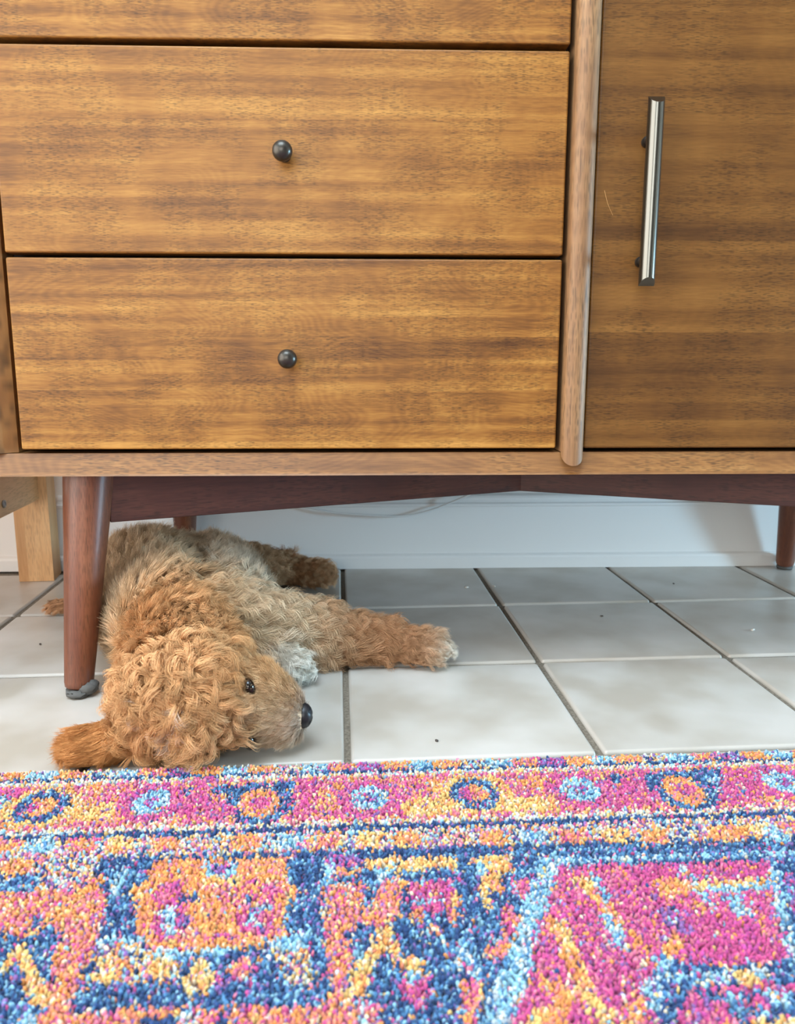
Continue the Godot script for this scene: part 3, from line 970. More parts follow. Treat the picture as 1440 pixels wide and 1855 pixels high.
func dog() -> void:
	puppy_bones()
	var t := thing("puppy", Vector3(-0.17, 0, -0.80), "curly apricot puppy lying on its side on the tiles under the sideboard", "puppy")
	var back := -t.position
	var skin := paint(Color.WHITE, 0.9, 0.0, 0.2)
	skin.vertex_color_use_as_albedo = true
	var body := puppy_mesh()
	put("body", body, skin, t, back)
	# nose with nostrils, eyes
	var nose_mat := paint(srgb(26, 26, 30), 0.38)
	var ns := Shape.new()
	var nn := FastNoiseLite.new()
	nn.frequency = 1.0
	var rows := []
	for a in 25:
		var row := []
		for b in 37:
			var th := PI * a / 24.0
			var ph := TAU * b / 36.0
			var d := Vector3(cos(th), sin(th) * cos(ph), sin(th) * sin(ph))
			var p := d * Vector3(0.0075, 0.0108, 0.0088)
			for side in [-1.0, 1.0]:
				var hole: Vector3 = Vector3(0.72, side * 0.48, 0.42).normalized()
				p *= 1.0 - 0.30 * exp(-pow(d.distance_to(hole) / 0.22, 2.0))
			p *= 1.0 - 0.10 * exp(-pow(d.y / 0.10, 2.0)) * clampf(d.x, 0, 1)
			row.append(ns.vert(p, d))
		rows.append(row)
	for a in 24:
		for b in 36: ns.quad(rows[a][b], rows[a][b + 1], rows[a + 1][b + 1], rows[a + 1][b])
	put("nose", ns.mesh(), nose_mat, t, Vector3(-0.0575, 0.0315, -0.6250) + back)
	var eye_mat := paint(srgb(22, 15, 12), 0.08)
	var eye := Shape.new()
	lump_into(eye, Vector3(0, 0, 0), Vector3(0.0050, 0.0062, 0.0048), 1, 0.0)
	for e in [Vector3(-0.0985, 0.0665, -0.6015), Vector3(-0.1000, 0.0215, -0.6005)]:
		var o := Shape.new()
		var er := []
		for a in 13:
			var row := []
			for b in 25:
				var th := PI * a / 12.0
				var ph := TAU * b / 24.0
				var d := Vector3(sin(th) * cos(ph), cos(th), sin(th) * sin(ph))
				row.append(o.vert(d * Vector3(0.0050, 0.0080, 0.0040), d))
			er.append(row)
		for a in 12:
			for b in 24: o.quad(er[a][b], er[a][b + 1], er[a + 1][b + 1], er[a + 1][b])
		put("eye", o.mesh(), eye_mat, t, e + back, Vector3(0, 0, 0.25))
	fur(t, body, back)

func fur(t: Node3D, body: ArrayMesh, back: Vector3) -> void:
	var arr := body.surface_get_arrays(0)
	var v: PackedVector3Array = arr[Mesh.ARRAY_VERTEX]
	var n: PackedVector3Array = arr[Mesh.ARRAY_NORMAL]
	var idx: PackedInt32Array = arr[Mesh.ARRAY_INDEX]
	var hair := paint(Color.WHITE, 0.7, 0.0, 0.2)
	hair.vertex_color_use_as_albedo = true
	hair.backlight_enabled = true
	hair.backlight = Color(0.35, 0.35, 0.35)
	# per kind: lock meshes; density per square metre
	var kinds := {
		"body": {"locks": [lock(1, 18, 10, 1.15, 0.35, 0.05, 0.9, 0.13, 0.0125, 0.85), lock(2, 18, 10, 1.0, 0.5, 0.07, 1.1, 0.13, 0.012, 0.8), lock(3, 19, 10, 1.25, 0.25, 0.05, 0.8, 0.14, 0.0115, 0.85), lock(13, 18, 10, 0.9, 0.3, 0.07, 1.0, 0.13, 0.012, 0.8)], "many": 92000.0},
		"curl": {"locks": [lock(4, 22, 18, 1.25, -0.55, 0.15, 1.6, 0.085, 0.0100, 0.75), lock(5, 22, 18, 1.35, -0.4, 0.18, 1.4, 0.085, 0.0100, 0.8), lock(6, 22, 18, 1.05, -0.6, 0.13, 1.9, 0.085, 0.0100, 0.75), lock(14, 20, 18, 1.45, -0.9, 0.20, 1.2, 0.08, 0.0100, 0.8)], "many": 72000.0},
		"leg": {"locks": [lock(7, 22, 14, 0.95, -0.1, 0.12, 1.6, 0.13, 0.0105, 0.45), lock(8, 22, 14, 1.05, -0.1, 0.14, 1.3, 0.13, 0.0105, 0.45), lock(15, 22, 14, 0.9, -0.1, 0.11, 1.9, 0.13, 0.0105, 0.5)], "many": 58000.0},
		"short": {"locks": [lock(9, 10, 9, 0.75, 0.15, 0.07, 0.9, 0.16, 0.016, 0.5), lock(10, 10, 9, 0.9, 0.25, 0.09, 1.0, 0.17, 0.016, 0.5)], "many": 220000.0},
		"ear": {"locks": [lock(11, 18, 10, 0.75, 0.1, 0.07, 0.9, 0.13, 0.0125, 0.6), lock(12, 18, 10, 0.85, 0.05, 0.09, 1.0, 0.13, 0.0125, 0.6)], "many": 130000.0}}
	var named := {"body": "body_fur", "curl": "head_curls", "leg": "leg_fur", "short": "face_fur", "ear": "ear_fur"}
	var eyes := [Vector3(-0.0990, 0.0655, -0.6000), Vector3(-0.1000, 0.0215, -0.6010)]
	var nose_at := Vector3(-0.0560, 0.0315, -0.6250)
	var blaze := Vector3(-0.158, 0.048, -0.588)
	var crown := Vector3(-0.195, 0.100, -0.690)
	var placed := {}
	for k in kinds:
		for j in kinds[k].locks.size(): placed[k + str(j)] = []
	var flow_noise := FastNoiseLite.new()
	flow_noise.frequency = 20.0
	flow_noise.seed = 3
	var tone_noise := FastNoiseLite.new()
	tone_noise.frequency = 45.0
	tone_noise.seed = 8
	for i in range(0, idx.size(), 3):
		var a := v[idx[i]]
		var ab := v[idx[i + 1]] - a
		var ac := v[idx[i + 2]] - a
		var area := ab.cross(ac).length() * 0.5
		var nn := (n[idx[i]] + n[idx[i + 1]] + n[idx[i + 2]]).normalized()
		if nn.y < -0.75: continue
		var at0 := coat_at(a + (ab + ac) / 3.0)
		var f = bones[at0[1]]
		var kind: String = f[4]
		var want: float = area * kinds[kind].many
		# the side turned away to the wall needs less
		var count := int(want) + (1 if RNG.randf() < want - int(want) else 0)
		for c in count:
			var r1 := sqrt(RNG.randf())
			var r2 := RNG.randf()
			var p := a + ab * (r1 * (1.0 - r2)) + ac * (r1 * r2)
			var to_eye := minf(p.distance_to(eyes[0]), p.distance_to(eyes[1]))
			if to_eye < (0.0075 if kind == "short" else 0.0155): continue
			if p.distance_to(nose_at) < 0.0095: continue
			var dir: Vector3
			if kind == "curl":
				dir = (p - crown).normalized() + Vector3(0, -0.35, 0.1)
			elif kind == "short":
				dir = Vector3(-0.8, 0.15, 0.25) + (p - Vector3(-0.08, 0.035, -0.627)).normalized() * 0.5
			elif kind == "body":
				dir = Vector3(0.3, 0.45, -0.2) if f[6] != "head" else Vector3(0.3, 0.15, 0.5)
			else:
				dir = (f[2] - f[0]).normalized() + Vector3(0, -0.35, 0)
			dir += Vector3(flow_noise.get_noise_3d(p.x, p.y, p.z), flow_noise.get_noise_3d(p.x + 9.0, p.y, p.z), flow_noise.get_noise_3d(p.x, p.y + 9.0, p.z)) * (2.2 if kind == "curl" else 0.9)
			dir += Vector3(RNG.randf_range(-1, 1), RNG.randf_range(-1, 1), RNG.randf_range(-1, 1)) * (0.38 if kind == "curl" else 0.22)
			var z := dir.slide(nn)
			if z.length() < 0.05: z = Vector3.RIGHT.slide(nn)
			z = z.normalized()
			var ln: float = f[5] * RNG.randf_range(0.65, 1.25)
			# hairs near the floor are pressed short
			ln *= clampf(0.55 + p.y * 30.0, 0.6, 1.0)
			var b := Basis(nn.cross(z), nn, z) * ln
			if RNG.randf() < 0.5: b = b * Basis(Vector3(-1, 0, 0), Vector3(0, 1, 0), Vector3(0, 0, 1))
			var col: Color = at0[0]
			if kind == "curl" and RNG.randf() < exp(-pow(p.distance_to(blaze) / 0.010, 2.0)) * 0.6: col = col.lerp(Color(0.86, 0.76, 0.68), 0.55)
			if kind == "short": col = col.lerp(Color(0.30, 0.25, 0.23), 0.6 * exp(-pow((p.distance_to(nose_at) - 0.006) / 0.012, 2.0)))
			var g := 1.0 + tone_noise.get_noise_3d(p.x, p.y, p.z) * 0.30 + RNG.randf_range(-0.30, 0.20)
			col = Color(col.r * g, col.g * g * (1.0 + (g - 1.0) * 0.12), col.b * g * (1.0 + (g - 1.0) * 0.3))
			var key: String = kind + str(RNG.randi() % kinds[kind].locks.size())
			placed[key].append([Transform3D(b, p - nn * 0.001 + back), col])
	for k in kinds:
		for j in kinds[k].locks.size():
			var list: Array = placed[k + str(j)]
			if list.is_empty(): continue
			var mm := MultiMesh.new()
			mm.transform_format = MultiMesh.TRANSFORM_3D
			mm.use_colors = true
			mm.mesh = kinds[k].locks[j]
			mm.instance_count = list.size()
			for q in list.size():
				mm.set_instance_transform(q, list[q][0])
				mm.set_instance_color(q, list[q][1])
			var o := MultiMeshInstance3D.new()
			o.name = named[k]
			o.multimesh = mm
			o.material_override = hair
			t.add_child(o, true)
			o.set_meta("kind", "stuff")
		print(k, " locks: ", placed[k + "0"].size() * kinds[k].locks.size())

# ------------------------------------------------------------------ small things
func small_things() -> void:
	# white cable sagging along the wall
	var cv := Curve3D.new()
	for p in [Vector3(-0.30, 0.27, -1.222), Vector3(-0.16, 0.125, -1.226), Vector3(-0.089, 0.0985, -1.228), Vector3(-0.046, 0.0900, -1.228), Vector3(0.023, 0.0855, -1.228), Vector3(0.075, 0.0900, -1.228), Vector3(0.136, 0.1120, -1.227), Vector3(0.20, 0.150, -1.224), Vector3(0.30, 0.27, -1.222)]: cv.add_point(p)
	for k in cv.point_count:
		var d := (cv.get_point_position(mini(k + 1, cv.point_count - 1)) - cv.get_point_position(maxi(k - 1, 0))) / 6.0
		cv.set_point_in(k, -d)
		cv.set_point_out(k, d)
	var s := Shape.new()
	var pts := []
	for p in cv.tessellate(4, 3): pts.append(p)
	tube_into(s, pts, 0.0016, 0.0016, 10)
	tag(put("cable", s.mesh(), paint(Color(0.84, 0.84, 0.83), 0.5), self), "thin white cable sagging in front of the baseboard behind the sideboard", "cable")
	# crumbs on the tiles
	var white := paint(Color(0.86, 0.84, 0.80), 0.8)
	var sd := 40
	for e in [[Vector3(0.466, 0, -0.917), "white crumb on the shaded tile at the right, out in front of the back leg"], [Vector3(0.0363, 0, -0.985), "white crumb on the tile just behind the puppy's outstretched front paw"], [Vector3(0.1377, 0, -1.116), "white crumb in the tile row along the baseboard, left one of two close together"], [Vector3(0.1789, 0, -1.1206), "white crumb in the tile row along the baseboard, right one of two close together"]]:
		var c := Shape.new()
		lump_into(c, Vector3(0, 0.0006, 0), Vector3(0.0032, 0.0014, 0.0020) * RNG.randf_range(0.7, 1.1), sd, 0.35)
		sd += 1
		tag(put("crumb", c.mesh(), white, self, Vector3(e[0].x, 0.0003, e[0].z), Vector3(0, RNG.randf() * TAU, 0)), e[1], "crumb", "white crumbs on the tiles")
	var grey := paint(srgb(70, 62, 56), 0.9)
	for e in [[Vector3(0.4476, 0, -1.1274), "dark speck on the tile by the baseboard, nearest the sideboard's right back leg"], [Vector3(0.2967, 0, -0.9767), "dark speck on the shaded tile in the middle, right of the puppy's paw"], [Vector3(-0.3853, 0, -0.8927), "dark speck on the tile left of the sideboard's front leg"], [Vector3(0.0551, 0, -0.6379), "dark speck on the bright tile close to the rug edge"]]:
		var c := Shape.new()
		lump_into(c, Vector3(0, 0.0004, 0), Vector3(0.0018, 0.0009, 0.0012), sd, 0.35)
		sd += 1
		tag(put("speck", c.mesh(), grey, self, Vector3(e[0].x, 0.0003, e[0].z), Vector3(0, RNG.randf() * TAU, 0)), e[1], "speck", "dark specks on the tiles")
	# a loose hair on the door
	var hs := Shape.new()
	tube_into(hs, [Vector3(0.2094, 0.4732, 0), Vector3(0.2108, 0.4680, 0.0004), Vector3(0.2125, 0.4625, 0.0004), Vector3(0.2152, 0.4570, 0.0003), Vector3(0.2180, 0.4522, 0)], 0.00022, 0.00012, 5)
	tag(put("loose_hair", hs.mesh(), paint(srgb(200, 150, 90), 0.5), self, Vector3(0, 0, -0.7441)), "single pale dog hair stuck to the cabinet door left of the steel handle", "hair")

func rug_pattern() -> void:
	_ellipse("Y", -260, 51, 27, 27)
	_ellipse("B", -260, 51, 19, 22)
	_ellipse("O", -260, 51, 11, 13)
	_ellipse("P", -265, 51, 5, 8)
	_ellipse("P", -182, 49, 25, 26)
	_ellipse("C", -182, 49, 14, 17)
	_ellipse("V", -182, 49, 5, 7)
	_poly("P", [Vector2(-164, 61), Vector2(-153, 47), Vector2(-141, 66), Vector2(-152, 79)])
	_ellipse("B", -104, 55, 25, 27)
	_poly("B", [Vector2(-164, 32), Vector2(-78, 26), Vector2(-81, 38), Vector2(-157, 43)])
	_ellipse("O", -104, 55, 15, 20)
	_ellipse("P", -104, 55, 8, 9)
	_ellipse("P", -130, 63, 12, 11)
	_ellipse("P", -24, 52, 25, 26)
	_ellipse("C", -24, 52, 14, 17)
	_ellipse("V", -24, 52, 5, 7)
	_poly("P", [Vector2(-9, 64), Vector2(6, 50), Vector2(13, 69), Vector2(-2, 83)])
	_ellipse("Y", 55, 51, 27, 28)
	_ellipse("B", 55, 51, 18, 22)
	_ellipse("O", 55, 51, 10, 12)
	_ellipse("P", 49, 50, 5, 8)
	_ellipse("P", 134, 50, 26, 26)
	_ellipse("C", 134, 50, 14, 17)
	_ellipse("V", 134, 50, 5, 7)
	_poly("P", [Vector2(147, 62), Vector2(166, 48), Vector2(168, 67), Vector2(149, 81)])
	_ellipse("B", 212, 55, 26, 28)
	_poly("B", [Vector2(161, 31), Vector2(256, 24), Vector2(246, 37), Vector2(162, 43)])
	_ellipse("O", 212, 55, 15, 21)
	_ellipse("P", 212, 55, 8, 9)
	_ellipse("P", 180, 63, 12, 11)
	_ellipse("P", 292, 49, 26, 27)
	_ellipse("C", 292, 49, 14, 18)
	_ellipse("V", 292, 49, 5, 7)
	_poly("P", [Vector2(302, 62), Vector2(326, 47), Vector2(322, 67), Vector2(299, 81)])
	_poly("Y", [Vector2(-244, 52), Vector2(-210, 48), Vector2(-202, 70), Vector2(-235, 73)])
	_poly("O", [Vector2(-234, 21), Vector2(-228, 19), Vector2(-220, 41), Vector2(-228, 41)])
	_poly("Y", [Vector2(-1, 59), Vector2(35, 55), Vector2(35, 77), Vector2(-1, 79)])
	_poly("O", [Vector2(22, 27), Vector2(29, 26), Vector2(28, 48), Vector2(19, 47)])
	_poly("Y", [Vector2(75, 60), Vector2(113, 56), Vector2(110, 78), Vector2(74, 81)])
	_poly("O", [Vector2(103, 28), Vector2(111, 27), Vector2(106, 49), Vector2(98, 49)])
	_poly("P", [Vector2(-158, 17), Vector2(-142, 16), Vector2(-137, 68), Vector2(-152, 69)])
	_poly("P", [Vector2(-78, 21), Vector2(-61, 21), Vector2(-63, 72), Vector2(-78, 73)])
	_poly("P", [Vector2(176, 26), Vector2(194, 25), Vector2(170, 77), Vector2(154, 78)])
	_poly("P", [Vector2(256, 25), Vector2(274, 24), Vector2(244, 77), Vector2(227, 78)])
	_poly("O", [Vector2(-280, 89), Vector2(-263, 90), Vector2(-257, 106), Vector2(-274, 105)])
	_poly("C", [Vector2(-253, 90), Vector2(-236, 90), Vector2(-231, 107), Vector2(-248, 106)])
	_poly("Q", [Vector2(-226, 91), Vector2(-209, 91), Vector2(-204, 108), Vector2(-221, 107)])
	_poly("Y", [Vector2(-198, 92), Vector2(-182, 92), Vector2(-178, 108), Vector2(-195, 107)])
	_poly("O", [Vector2(-171, 93), Vector2(-154, 93), Vector2(-151, 109), Vector2(-168, 108)])
	_poly("M", [Vector2(-144, 93), Vector2(-127, 94), Vector2(-125, 110), Vector2(-142, 109)])
	_poly("O", [Vector2(-116, 94), Vector2(-99, 95), Vector2(-98, 111), Vector2(-115, 110)])
	_poly("C", [Vector2(-89, 95), Vector2(-72, 95), Vector2(-71, 112), Vector2(-88, 111)])
	_poly("Q", [Vector2(-61, 96), Vector2(-44, 96), Vector2(-45, 113), Vector2(-62, 112)])
	_poly("Y", [Vector2(-33, 97), Vector2(-16, 97), Vector2(-18, 113), Vector2(-35, 112)])
	_poly("O", [Vector2(-6, 98), Vector2(12, 98), Vector2(9, 114), Vector2(-8, 113)])
	_poly("M", [Vector2(22, 99), Vector2(39, 99), Vector2(36, 115), Vector2(19, 114)])
	_poly("O", [Vector2(50, 99), Vector2(67, 100), Vector2(64, 116), Vector2(46, 115)])
	_poly("C", [Vector2(78, 100), Vector2(96, 101), Vector2(91, 117), Vector2(74, 116)])
	_poly("Q", [Vector2(106, 101), Vector2(124, 101), Vector2(118, 118), Vector2(101, 117)])
	_poly("Y", [Vector2(134, 102), Vector2(152, 102), Vector2(145, 119), Vector2(128, 118)])
	_poly("O", [Vector2(162, 103), Vector2(180, 103), Vector2(173, 120), Vector2(156, 119)])
	_poly("M", [Vector2(191, 104), Vector2(209, 104), Vector2(200, 120), Vector2(183, 119)])
	_poly("O", [Vector2(219, 105), Vector2(237, 105), Vector2(228, 121), Vector2(211, 120)])
	_poly("C", [Vector2(248, 106), Vector2(266, 106), Vector2(256, 122), Vector2(238, 121)])
	_poly("Q", [Vector2(276, 106), Vector2(294, 107), Vector2(283, 123), Vector2(266, 122)])
	_poly("O", [Vector2(-261, 116), Vector2(-235, 116), Vector2(-233, 128), Vector2(-256, 129)])
	_poly("M", [Vector2(-235, 116), Vector2(-199, 116), Vector2(-195, 146), Vector2(-225, 149), Vector2(-236, 128)])
	_poly("Q", [Vector2(-248, 148), Vector2(-210, 145), Vector2(-188, 141), Vector2(-180, 162), Vector2(-178, 185), Vector2(-198, 188), Vector2(-209, 170), Vector2(-238, 170)])
	_poly("Q", [Vector2(-206, 165), Vector2(-183, 152), Vector2(-179, 172), Vector2(-175, 240), Vector2(-189, 242), Vector2(-197, 205), Vector2(-198, 188)])
	_line("O", 4.5, [Vector2(-212, 183), Vector2(-203, 161), Vector2(-193, 136)])
	_line("Y", 4.0, [Vector2(-218, 194), Vector2(-201, 220), Vector2(-191, 234)])
	_line("Y", 3.0, [Vector2(-222, 210), Vector2(-214, 198)])
	_poly("B", [Vector2(-214, 183), Vector2(-203, 175), Vector2(-199, 207), Vector2(-194, 224), Vector2(-205, 209)])
	_poly("Q", [Vector2(-242, 163), Vector2(-222, 164), Vector2(-216, 187), Vector2(-234, 182)])
	_poly("B", [Vector2(-190, 130), Vector2(-164, 125), Vector2(-163, 143), Vector2(-176, 150), Vector2(-161, 186), Vector2(-174, 190), Vector2(-182, 152)])
	_poly("C", [Vector2(-187, 139), Vector2(-181, 125), Vector2(-174, 131), Vector2(-178, 155)])
	_poly("O", [Vector2(-164, 118), Vector2(-79, 121), Vector2(-77, 148), Vector2(-67, 153), Vector2(-76, 173), Vector2(-75, 198), Vector2(-87, 201), Vector2(-129, 200), Vector2(-152, 191), Vector2(-161, 182), Vector2(-164, 158), Vector2(-176, 147), Vector2(-164, 143)])
	_poly("P", [Vector2(-157, 143), Vector2(-82, 145), Vector2(-80, 191), Vector2(-150, 187)])
	_poly("O", [Vector2(-141, 144), Vector2(-104, 145), Vector2(-101, 190), Vector2(-126, 188)])
	_poly("Q", [Vector2(-126, 145), Vector2(-90, 147), Vector2(-88, 167), Vector2(-122, 165)])
	_poly("C", [Vector2(-131, 125), Vector2(-110, 125), Vector2(-109, 140), Vector2(-128, 139)])
	_poly("V", [Vector2(-128, 127), Vector2(-115, 128), Vector2(-115, 135), Vector2(-126, 134)])
	_poly("Y", [Vector2(-128, 139), Vector2(-104, 140), Vector2(-107, 148), Vector2(-130, 147)])
	_poly("N", [Vector2(-140, 155), Vector2(-128, 155), Vector2(-127, 162), Vector2(-139, 161)])
	_poly("N", [Vector2(-100, 158), Vector2(-96, 158), Vector2(-96, 164), Vector2(-101, 164)])
	_poly("C", [Vector2(-149, 166), Vector2(-140, 167), Vector2(-135, 188), Vector2(-143, 187)])
	_poly("C", [Vector2(-97, 167), Vector2(-83, 168), Vector2(-88, 186), Vector2(-96, 185)])
	_poly("V", [Vector2(-138, 169), Vector2(-131, 170), Vector2(-128, 186), Vector2(-135, 185)])
	_poly("P", [Vector2(-93, 172), Vector2(-84, 172), Vector2(-86, 182), Vector2(-93, 182)])
	_line("P", 4.0, [Vector2(-154, 191), Vector2(-115, 195), Vector2(-78, 191)])
	_line("O", 4.0, [Vector2(-151, 195), Vector2(-115, 198), Vector2(-76, 195)])
	_poly("C", [Vector2(-175, 190), Vector2(-152, 189), Vector2(-150, 198), Vector2(-173, 196)])
	_line("P", 2.5, [Vector2(-173, 197), Vector2(-154, 197)])
	_poly("M", [Vector2(-175, 196), Vector2(-150, 196), Vector2(-129, 202), Vector2(-126, 217), Vector2(-132, 226), Vector2(-157, 223), Vector2(-172, 224), Vector2(-173, 210)])
	_poly("Y", [Vector2(-174, 212), Vector2(-165, 203), Vector2(-158, 223), Vector2(-172, 223)])
	_poly("O", [Vector2(-166, 205), Vector2(-155, 203), Vector2(-153, 214), Vector2(-162, 213)])
	_poly("C", [Vector2(-147, 201), Vector2(-102, 201), Vector2(-102, 207), Vector2(-146, 206)])
	_poly("Y", [Vector2(-147, 206), Vector2(-128, 207), Vector2(-136, 224), Vector2(-141, 220)])
	_poly("Y", [Vector2(-118, 205), Vector2(-109, 220), Vector2(-108, 229), Vector2(-114, 233), Vector2(-118, 234), Vector2(-125, 227), Vector2(-123, 217)])
	_poly("Q", [Vector2(-103, 213), Vector2(-95, 209), Vector2(-86, 212), Vector2(-90, 225), Vector2(-99, 224)])
	_poly("C", [Vector2(-85, 195), Vector2(-61, 192), Vector2(-59, 205), Vector2(-84, 203)])
	_poly("M", [Vector2(-81, 204), Vector2(-60, 204), Vector2(-58, 232), Vector2(-72, 228)])
	_poly("Y", [Vector2(-65, 205), Vector2(-60, 206), Vector2(-58, 227), Vector2(-60, 230)])
	_line("V", 2.0, [Vector2(-107, 212), Vector2(-105, 233)])
	_poly("Q", [Vector2(-193, 241), Vector2(-142, 241), Vector2(-127, 240), Vector2(-104, 242), Vector2(-83, 242), Vector2(-47, 246), Vector2(-23, 244), Vector2(-23, 262), Vector2(-195, 255)])
	_poly("N", [Vector2(-138, 246), Vector2(-122, 247), Vector2(-120, 256), Vector2(-136, 255)])
	_poly("C", [Vector2(-125, 245), Vector2(-115, 243), Vector2(-114, 250), Vector2(-124, 249)])
	_poly("N", [Vector2(-104, 247), Vector2(-96, 247), Vector2(-94, 258), Vector2(-103, 257)])
	_poly("C", [Vector2(-203, 243), Vector2(-190, 242), Vector2(-185, 255), Vector2(-199, 255)])
	_poly("N", [Vector2(-74, 131), Vector2(-53, 131), Vector2(-55, 149), Vector2(-68, 148)])
	_poly("B", [Vector2(-75, 168), Vector2(-54, 159), Vector2(-52, 192), Vector2(-73, 191)])
	_poly("V", [Vector2(-54, 121), Vector2(-29, 121), Vector2(-31, 134), Vector2(-53, 135)])
	_poly("O", [Vector2(-50, 136), Vector2(-31, 134), Vector2(-32, 142), Vector2(-48, 142)])
	_poly("C", [Vector2(-55, 130), Vector2(-48, 130), Vector2(-49, 160), Vector2(-54, 159)])
	_poly("Q", [Vector2(-54, 151), Vector2(-29, 148), Vector2(-31, 180), Vector2(-36, 189), Vector2(-45, 197), Vector2(-52, 188)])
	_poly("Y", [Vector2(-31, 125), Vector2(-7, 125), Vector2(-10, 136), Vector2(-29, 137)])
	_poly("C", [Vector2(-22, 137), Vector2(-13, 135), Vector2(-16, 161), Vector2(-22, 161)])
	_poly("Q", [Vector2(-15, 146), Vector2(-5, 146), Vector2(-9, 181), Vector2(-23, 183), Vector2(-28, 176), Vector2(-23, 161)])
	_poly("Q", [Vector2(-52, 192), Vector2(-41, 189), Vector2(-36, 206), Vector2(-40, 233), Vector2(-36, 256), Vector2(-50, 257), Vector2(-49, 229)])
	_line("Y", 4.5, [Vector2(-33, 234), Vector2(-29, 215), Vector2(-18, 194), Vector2(-20, 181)])
	_line("Y", 4.0, [Vector2(-39, 241), Vector2(-27, 211)])
	_line("Y", 4.0, [Vector2(-18, 201), Vector2(-8, 218), Vector2(0, 228)])
	_poly("M", [Vector2(-36, 244), Vector2(-28, 243), Vector2(-26, 258), Vector2(-36, 258)])
	_poly("Y", [Vector2(-11, 214), Vector2(1, 216), Vector2(0, 226), Vector2(-8, 228)])
	_poly("P", [Vector2(-14, 227), Vector2(4, 227), Vector2(2, 243), Vector2(-5, 251), Vector2(-11, 239)])
	_poly("C", [Vector2(-8, 224), Vector2(-2, 224), Vector2(-4, 232), Vector2(-8, 232)])
	_poly("Q", [Vector2(-36, 175), Vector2(-17, 171), Vector2(-15, 183), Vector2(-21, 194), Vector2(-28, 189)])
	_poly("Y", [Vector2(-7, 127), Vector2(32, 127), Vector2(29, 138), Vector2(-8, 140)])
	_poly("P", [Vector2(-2, 151), Vector2(24, 149), Vector2(27, 166), Vector2(21, 192), Vector2(17, 180), Vector2(-2, 177), Vector2(-4, 162)])
	_line("C", 2.0, [Vector2(-3, 169), Vector2(16, 169)])
	_poly("O", [Vector2(-2, 175), Vector2(5, 173), Vector2(2, 187), Vector2(-2, 184)])
	_ellipse("O", 10, 194, 3, 4)
	_poly("O", [Vector2(23, 166), Vector2(29, 164), Vector2(22, 190), Vector2(19, 188)])
	_poly("Y", [Vector2(39, 129), Vector2(66, 127), Vector2(65, 142), Vector2(53, 150), Vector2(53, 160), Vector2(41, 179), Vector2(40, 165), Vector2(43, 149)])
	_poly("C", [Vector2(41, 135), Vector2(49, 134), Vector2(49, 144), Vector2(41, 145)])
	_poly("N", [Vector2(46, 160), Vector2(53, 161), Vector2(49, 173), Vector2(45, 172)])
	_poly("O", [Vector2(46, 149), Vector2(55, 149), Vector2(57, 163), Vector2(52, 165)])
	_poly("P", [Vector2(61, 153), Vector2(74, 151), Vector2(67, 171), Vector2(60, 168)])
	_poly("Q", [Vector2(50, 175), Vector2(58, 176), Vector2(60, 199), Vector2(51, 217), Vector2(42, 219), Vector2(34, 212), Vector2(39, 208), Vector2(48, 203)])
	_poly("P", [Vector2(50, 175), Vector2(56, 176), Vector2(52, 198), Vector2(46, 198)])
	_poly("C", [Vector2(21, 201), Vector2(28, 204), Vector2(30, 230), Vector2(21, 229), Vector2(16, 219)])
	_poly("P", [Vector2(22, 222), Vector2(28, 222), Vector2(26, 227), Vector2(22, 226)])
	_poly("Q", [Vector2(19, 231), Vector2(30, 231), Vector2(31, 241), Vector2(19, 264), Vector2(16, 264)])
	_poly("B", [Vector2(34, 218), Vector2(57, 212), Vector2(45, 252), Vector2(29, 251)])
	_poly("M", [Vector2(33, 236), Vector2(45, 233), Vector2(39, 249), Vector2(32, 248)])
	_poly("B", [Vector2(93, 128), Vector2(256, 128), Vector2(275, 134), Vector2(268, 146), Vector2(91, 135)])
	_line("C", 2.5, [Vector2(90, 135), Vector2(164, 135), Vector2(252, 136)])
	_line("C", 8.0, [Vector2(92, 135), Vector2(80, 162), Vector2(63, 199), Vector2(47, 231), Vector2(34, 260)])
	_poly("P", [Vector2(94, 140), Vector2(231, 143), Vector2(221, 165), Vector2(215, 189), Vector2(192, 228), Vector2(163, 234), Vector2(120, 231), Vector2(109, 266), Vector2(39, 265), Vector2(56, 228), Vector2(67, 199), Vector2(82, 167)])
	_poly("R", [Vector2(142, 144), Vector2(180, 144), Vector2(176, 157), Vector2(138, 156)])
	_poly("R", [Vector2(206, 146), Vector2(229, 146), Vector2(218, 163), Vector2(195, 161)])
	_poly("R", [Vector2(153, 195), Vector2(186, 188), Vector2(195, 220), Vector2(188, 227), Vector2(166, 228), Vector2(150, 217)])
	_poly("Y", [Vector2(99, 152), Vector2(110, 152), Vector2(110, 169), Vector2(102, 171)])
	_line("C", 2.5, [Vector2(113, 153), Vector2(115, 171)])
	_line("O", 3.5, [Vector2(109, 171), Vector2(113, 184), Vector2(115, 198)])
	_poly("C", [Vector2(106, 188), Vector2(115, 188), Vector2(114, 215), Vector2(105, 214)])
	_poly("O", [Vector2(118, 198), Vector2(123, 203), Vector2(121, 231), Vector2(120, 219)])
	_line("O", 5.0, [Vector2(78, 191), Vector2(82, 209), Vector2(82, 229), Vector2(82, 244)])
	_line("Y", 4.5, [Vector2(81, 193), Vector2(83, 211)])
	_line("O", 5.0, [Vector2(62, 236), Vector2(70, 243), Vector2(59, 263)])
	_line("Y", 4.5, [Vector2(82, 240), Vector2(86, 255), Vector2(87, 268)])
	_poly("Y", [Vector2(50, 254), Vector2(60, 250), Vector2(54, 266), Vector2(46, 266)])
	_poly("O", [Vector2(148, 158), Vector2(177, 156), Vector2(172, 168), Vector2(150, 178), Vector2(148, 171)])
	_line("C", 3.0, [Vector2(173, 148), Vector2(172, 167), Vector2(175, 182)])
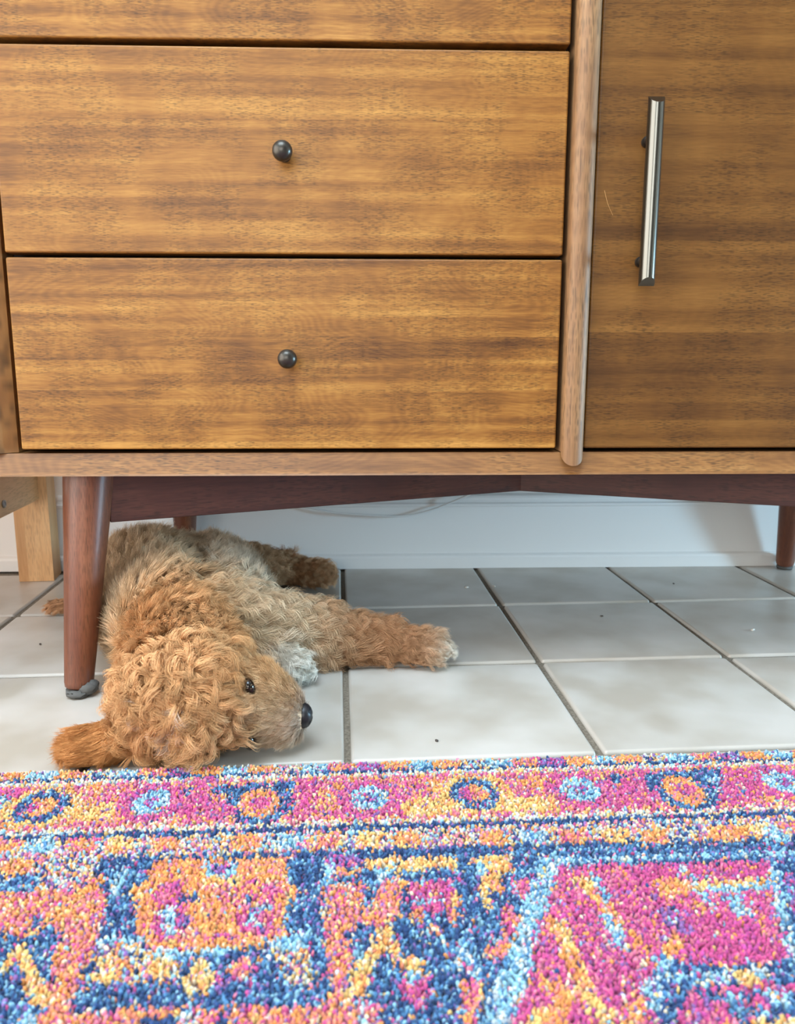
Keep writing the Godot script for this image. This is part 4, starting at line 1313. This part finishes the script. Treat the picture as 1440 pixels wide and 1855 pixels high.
	_line("Y", 4.0, [Vector2(173, 165), Vector2(198, 162), Vector2(219, 164)])
	_line("C", 2.5, [Vector2(180, 169), Vector2(215, 167)])
	_poly("O", [Vector2(178, 149), Vector2(172, 151), Vector2(175, 162), Vector2(173, 157)])
	_poly("O", [Vector2(169, 175), Vector2(172, 175), Vector2(168, 191), Vector2(164, 189)])
	_poly("C", [Vector2(185, 176), Vector2(208, 173), Vector2(196, 193), Vector2(186, 195)])
	_poly("P", [Vector2(197, 173), Vector2(216, 174), Vector2(209, 191), Vector2(192, 188)])
	_poly("V", [Vector2(142, 185), Vector2(154, 186), Vector2(154, 204), Vector2(143, 208)])
	_poly("O", [Vector2(143, 204), Vector2(149, 204), Vector2(140, 223), Vector2(127, 220)])
	_poly("B", [Vector2(127, 222), Vector2(143, 227), Vector2(165, 230), Vector2(190, 229), Vector2(217, 229), Vector2(194, 268), Vector2(150, 262), Vector2(132, 250), Vector2(120, 246)])
	_line("C", 3.0, [Vector2(124, 235), Vector2(150, 237), Vector2(165, 236)])
	_poly("C", [Vector2(125, 222), Vector2(135, 220), Vector2(130, 236), Vector2(122, 237)])
	_poly("C", [Vector2(113, 238), Vector2(124, 235), Vector2(115, 256), Vector2(108, 256)])
	_poly("Y", [Vector2(161, 232), Vector2(176, 233), Vector2(174, 244), Vector2(164, 245)])
	_line("C", 4.0, [Vector2(178, 235), Vector2(177, 255)])
	_line("P", 2.0, [Vector2(138, 245), Vector2(190, 245)])
	_poly("P", [Vector2(130, 250), Vector2(151, 253), Vector2(145, 271), Vector2(116, 270)])
	_poly("P", [Vector2(161, 250), Vector2(174, 249), Vector2(168, 259), Vector2(157, 259)])
	_poly("Y", [Vector2(157, 264), Vector2(179, 264), Vector2(172, 276), Vector2(149, 275)])
	_poly("O", [Vector2(103, 245), Vector2(110, 246), Vector2(103, 269), Vector2(92, 268)])
	_poly("B", [Vector2(231, 143), Vector2(270, 142), Vector2(217, 229), Vector2(193, 230), Vector2(214, 194), Vector2(220, 170)])
	_line("C", 3.0, [Vector2(228, 152), Vector2(215, 185), Vector2(206, 212), Vector2(199, 228)])
	_poly("V", [Vector2(234, 155), Vector2(263, 154), Vector2(240, 191), Vector2(218, 190)])
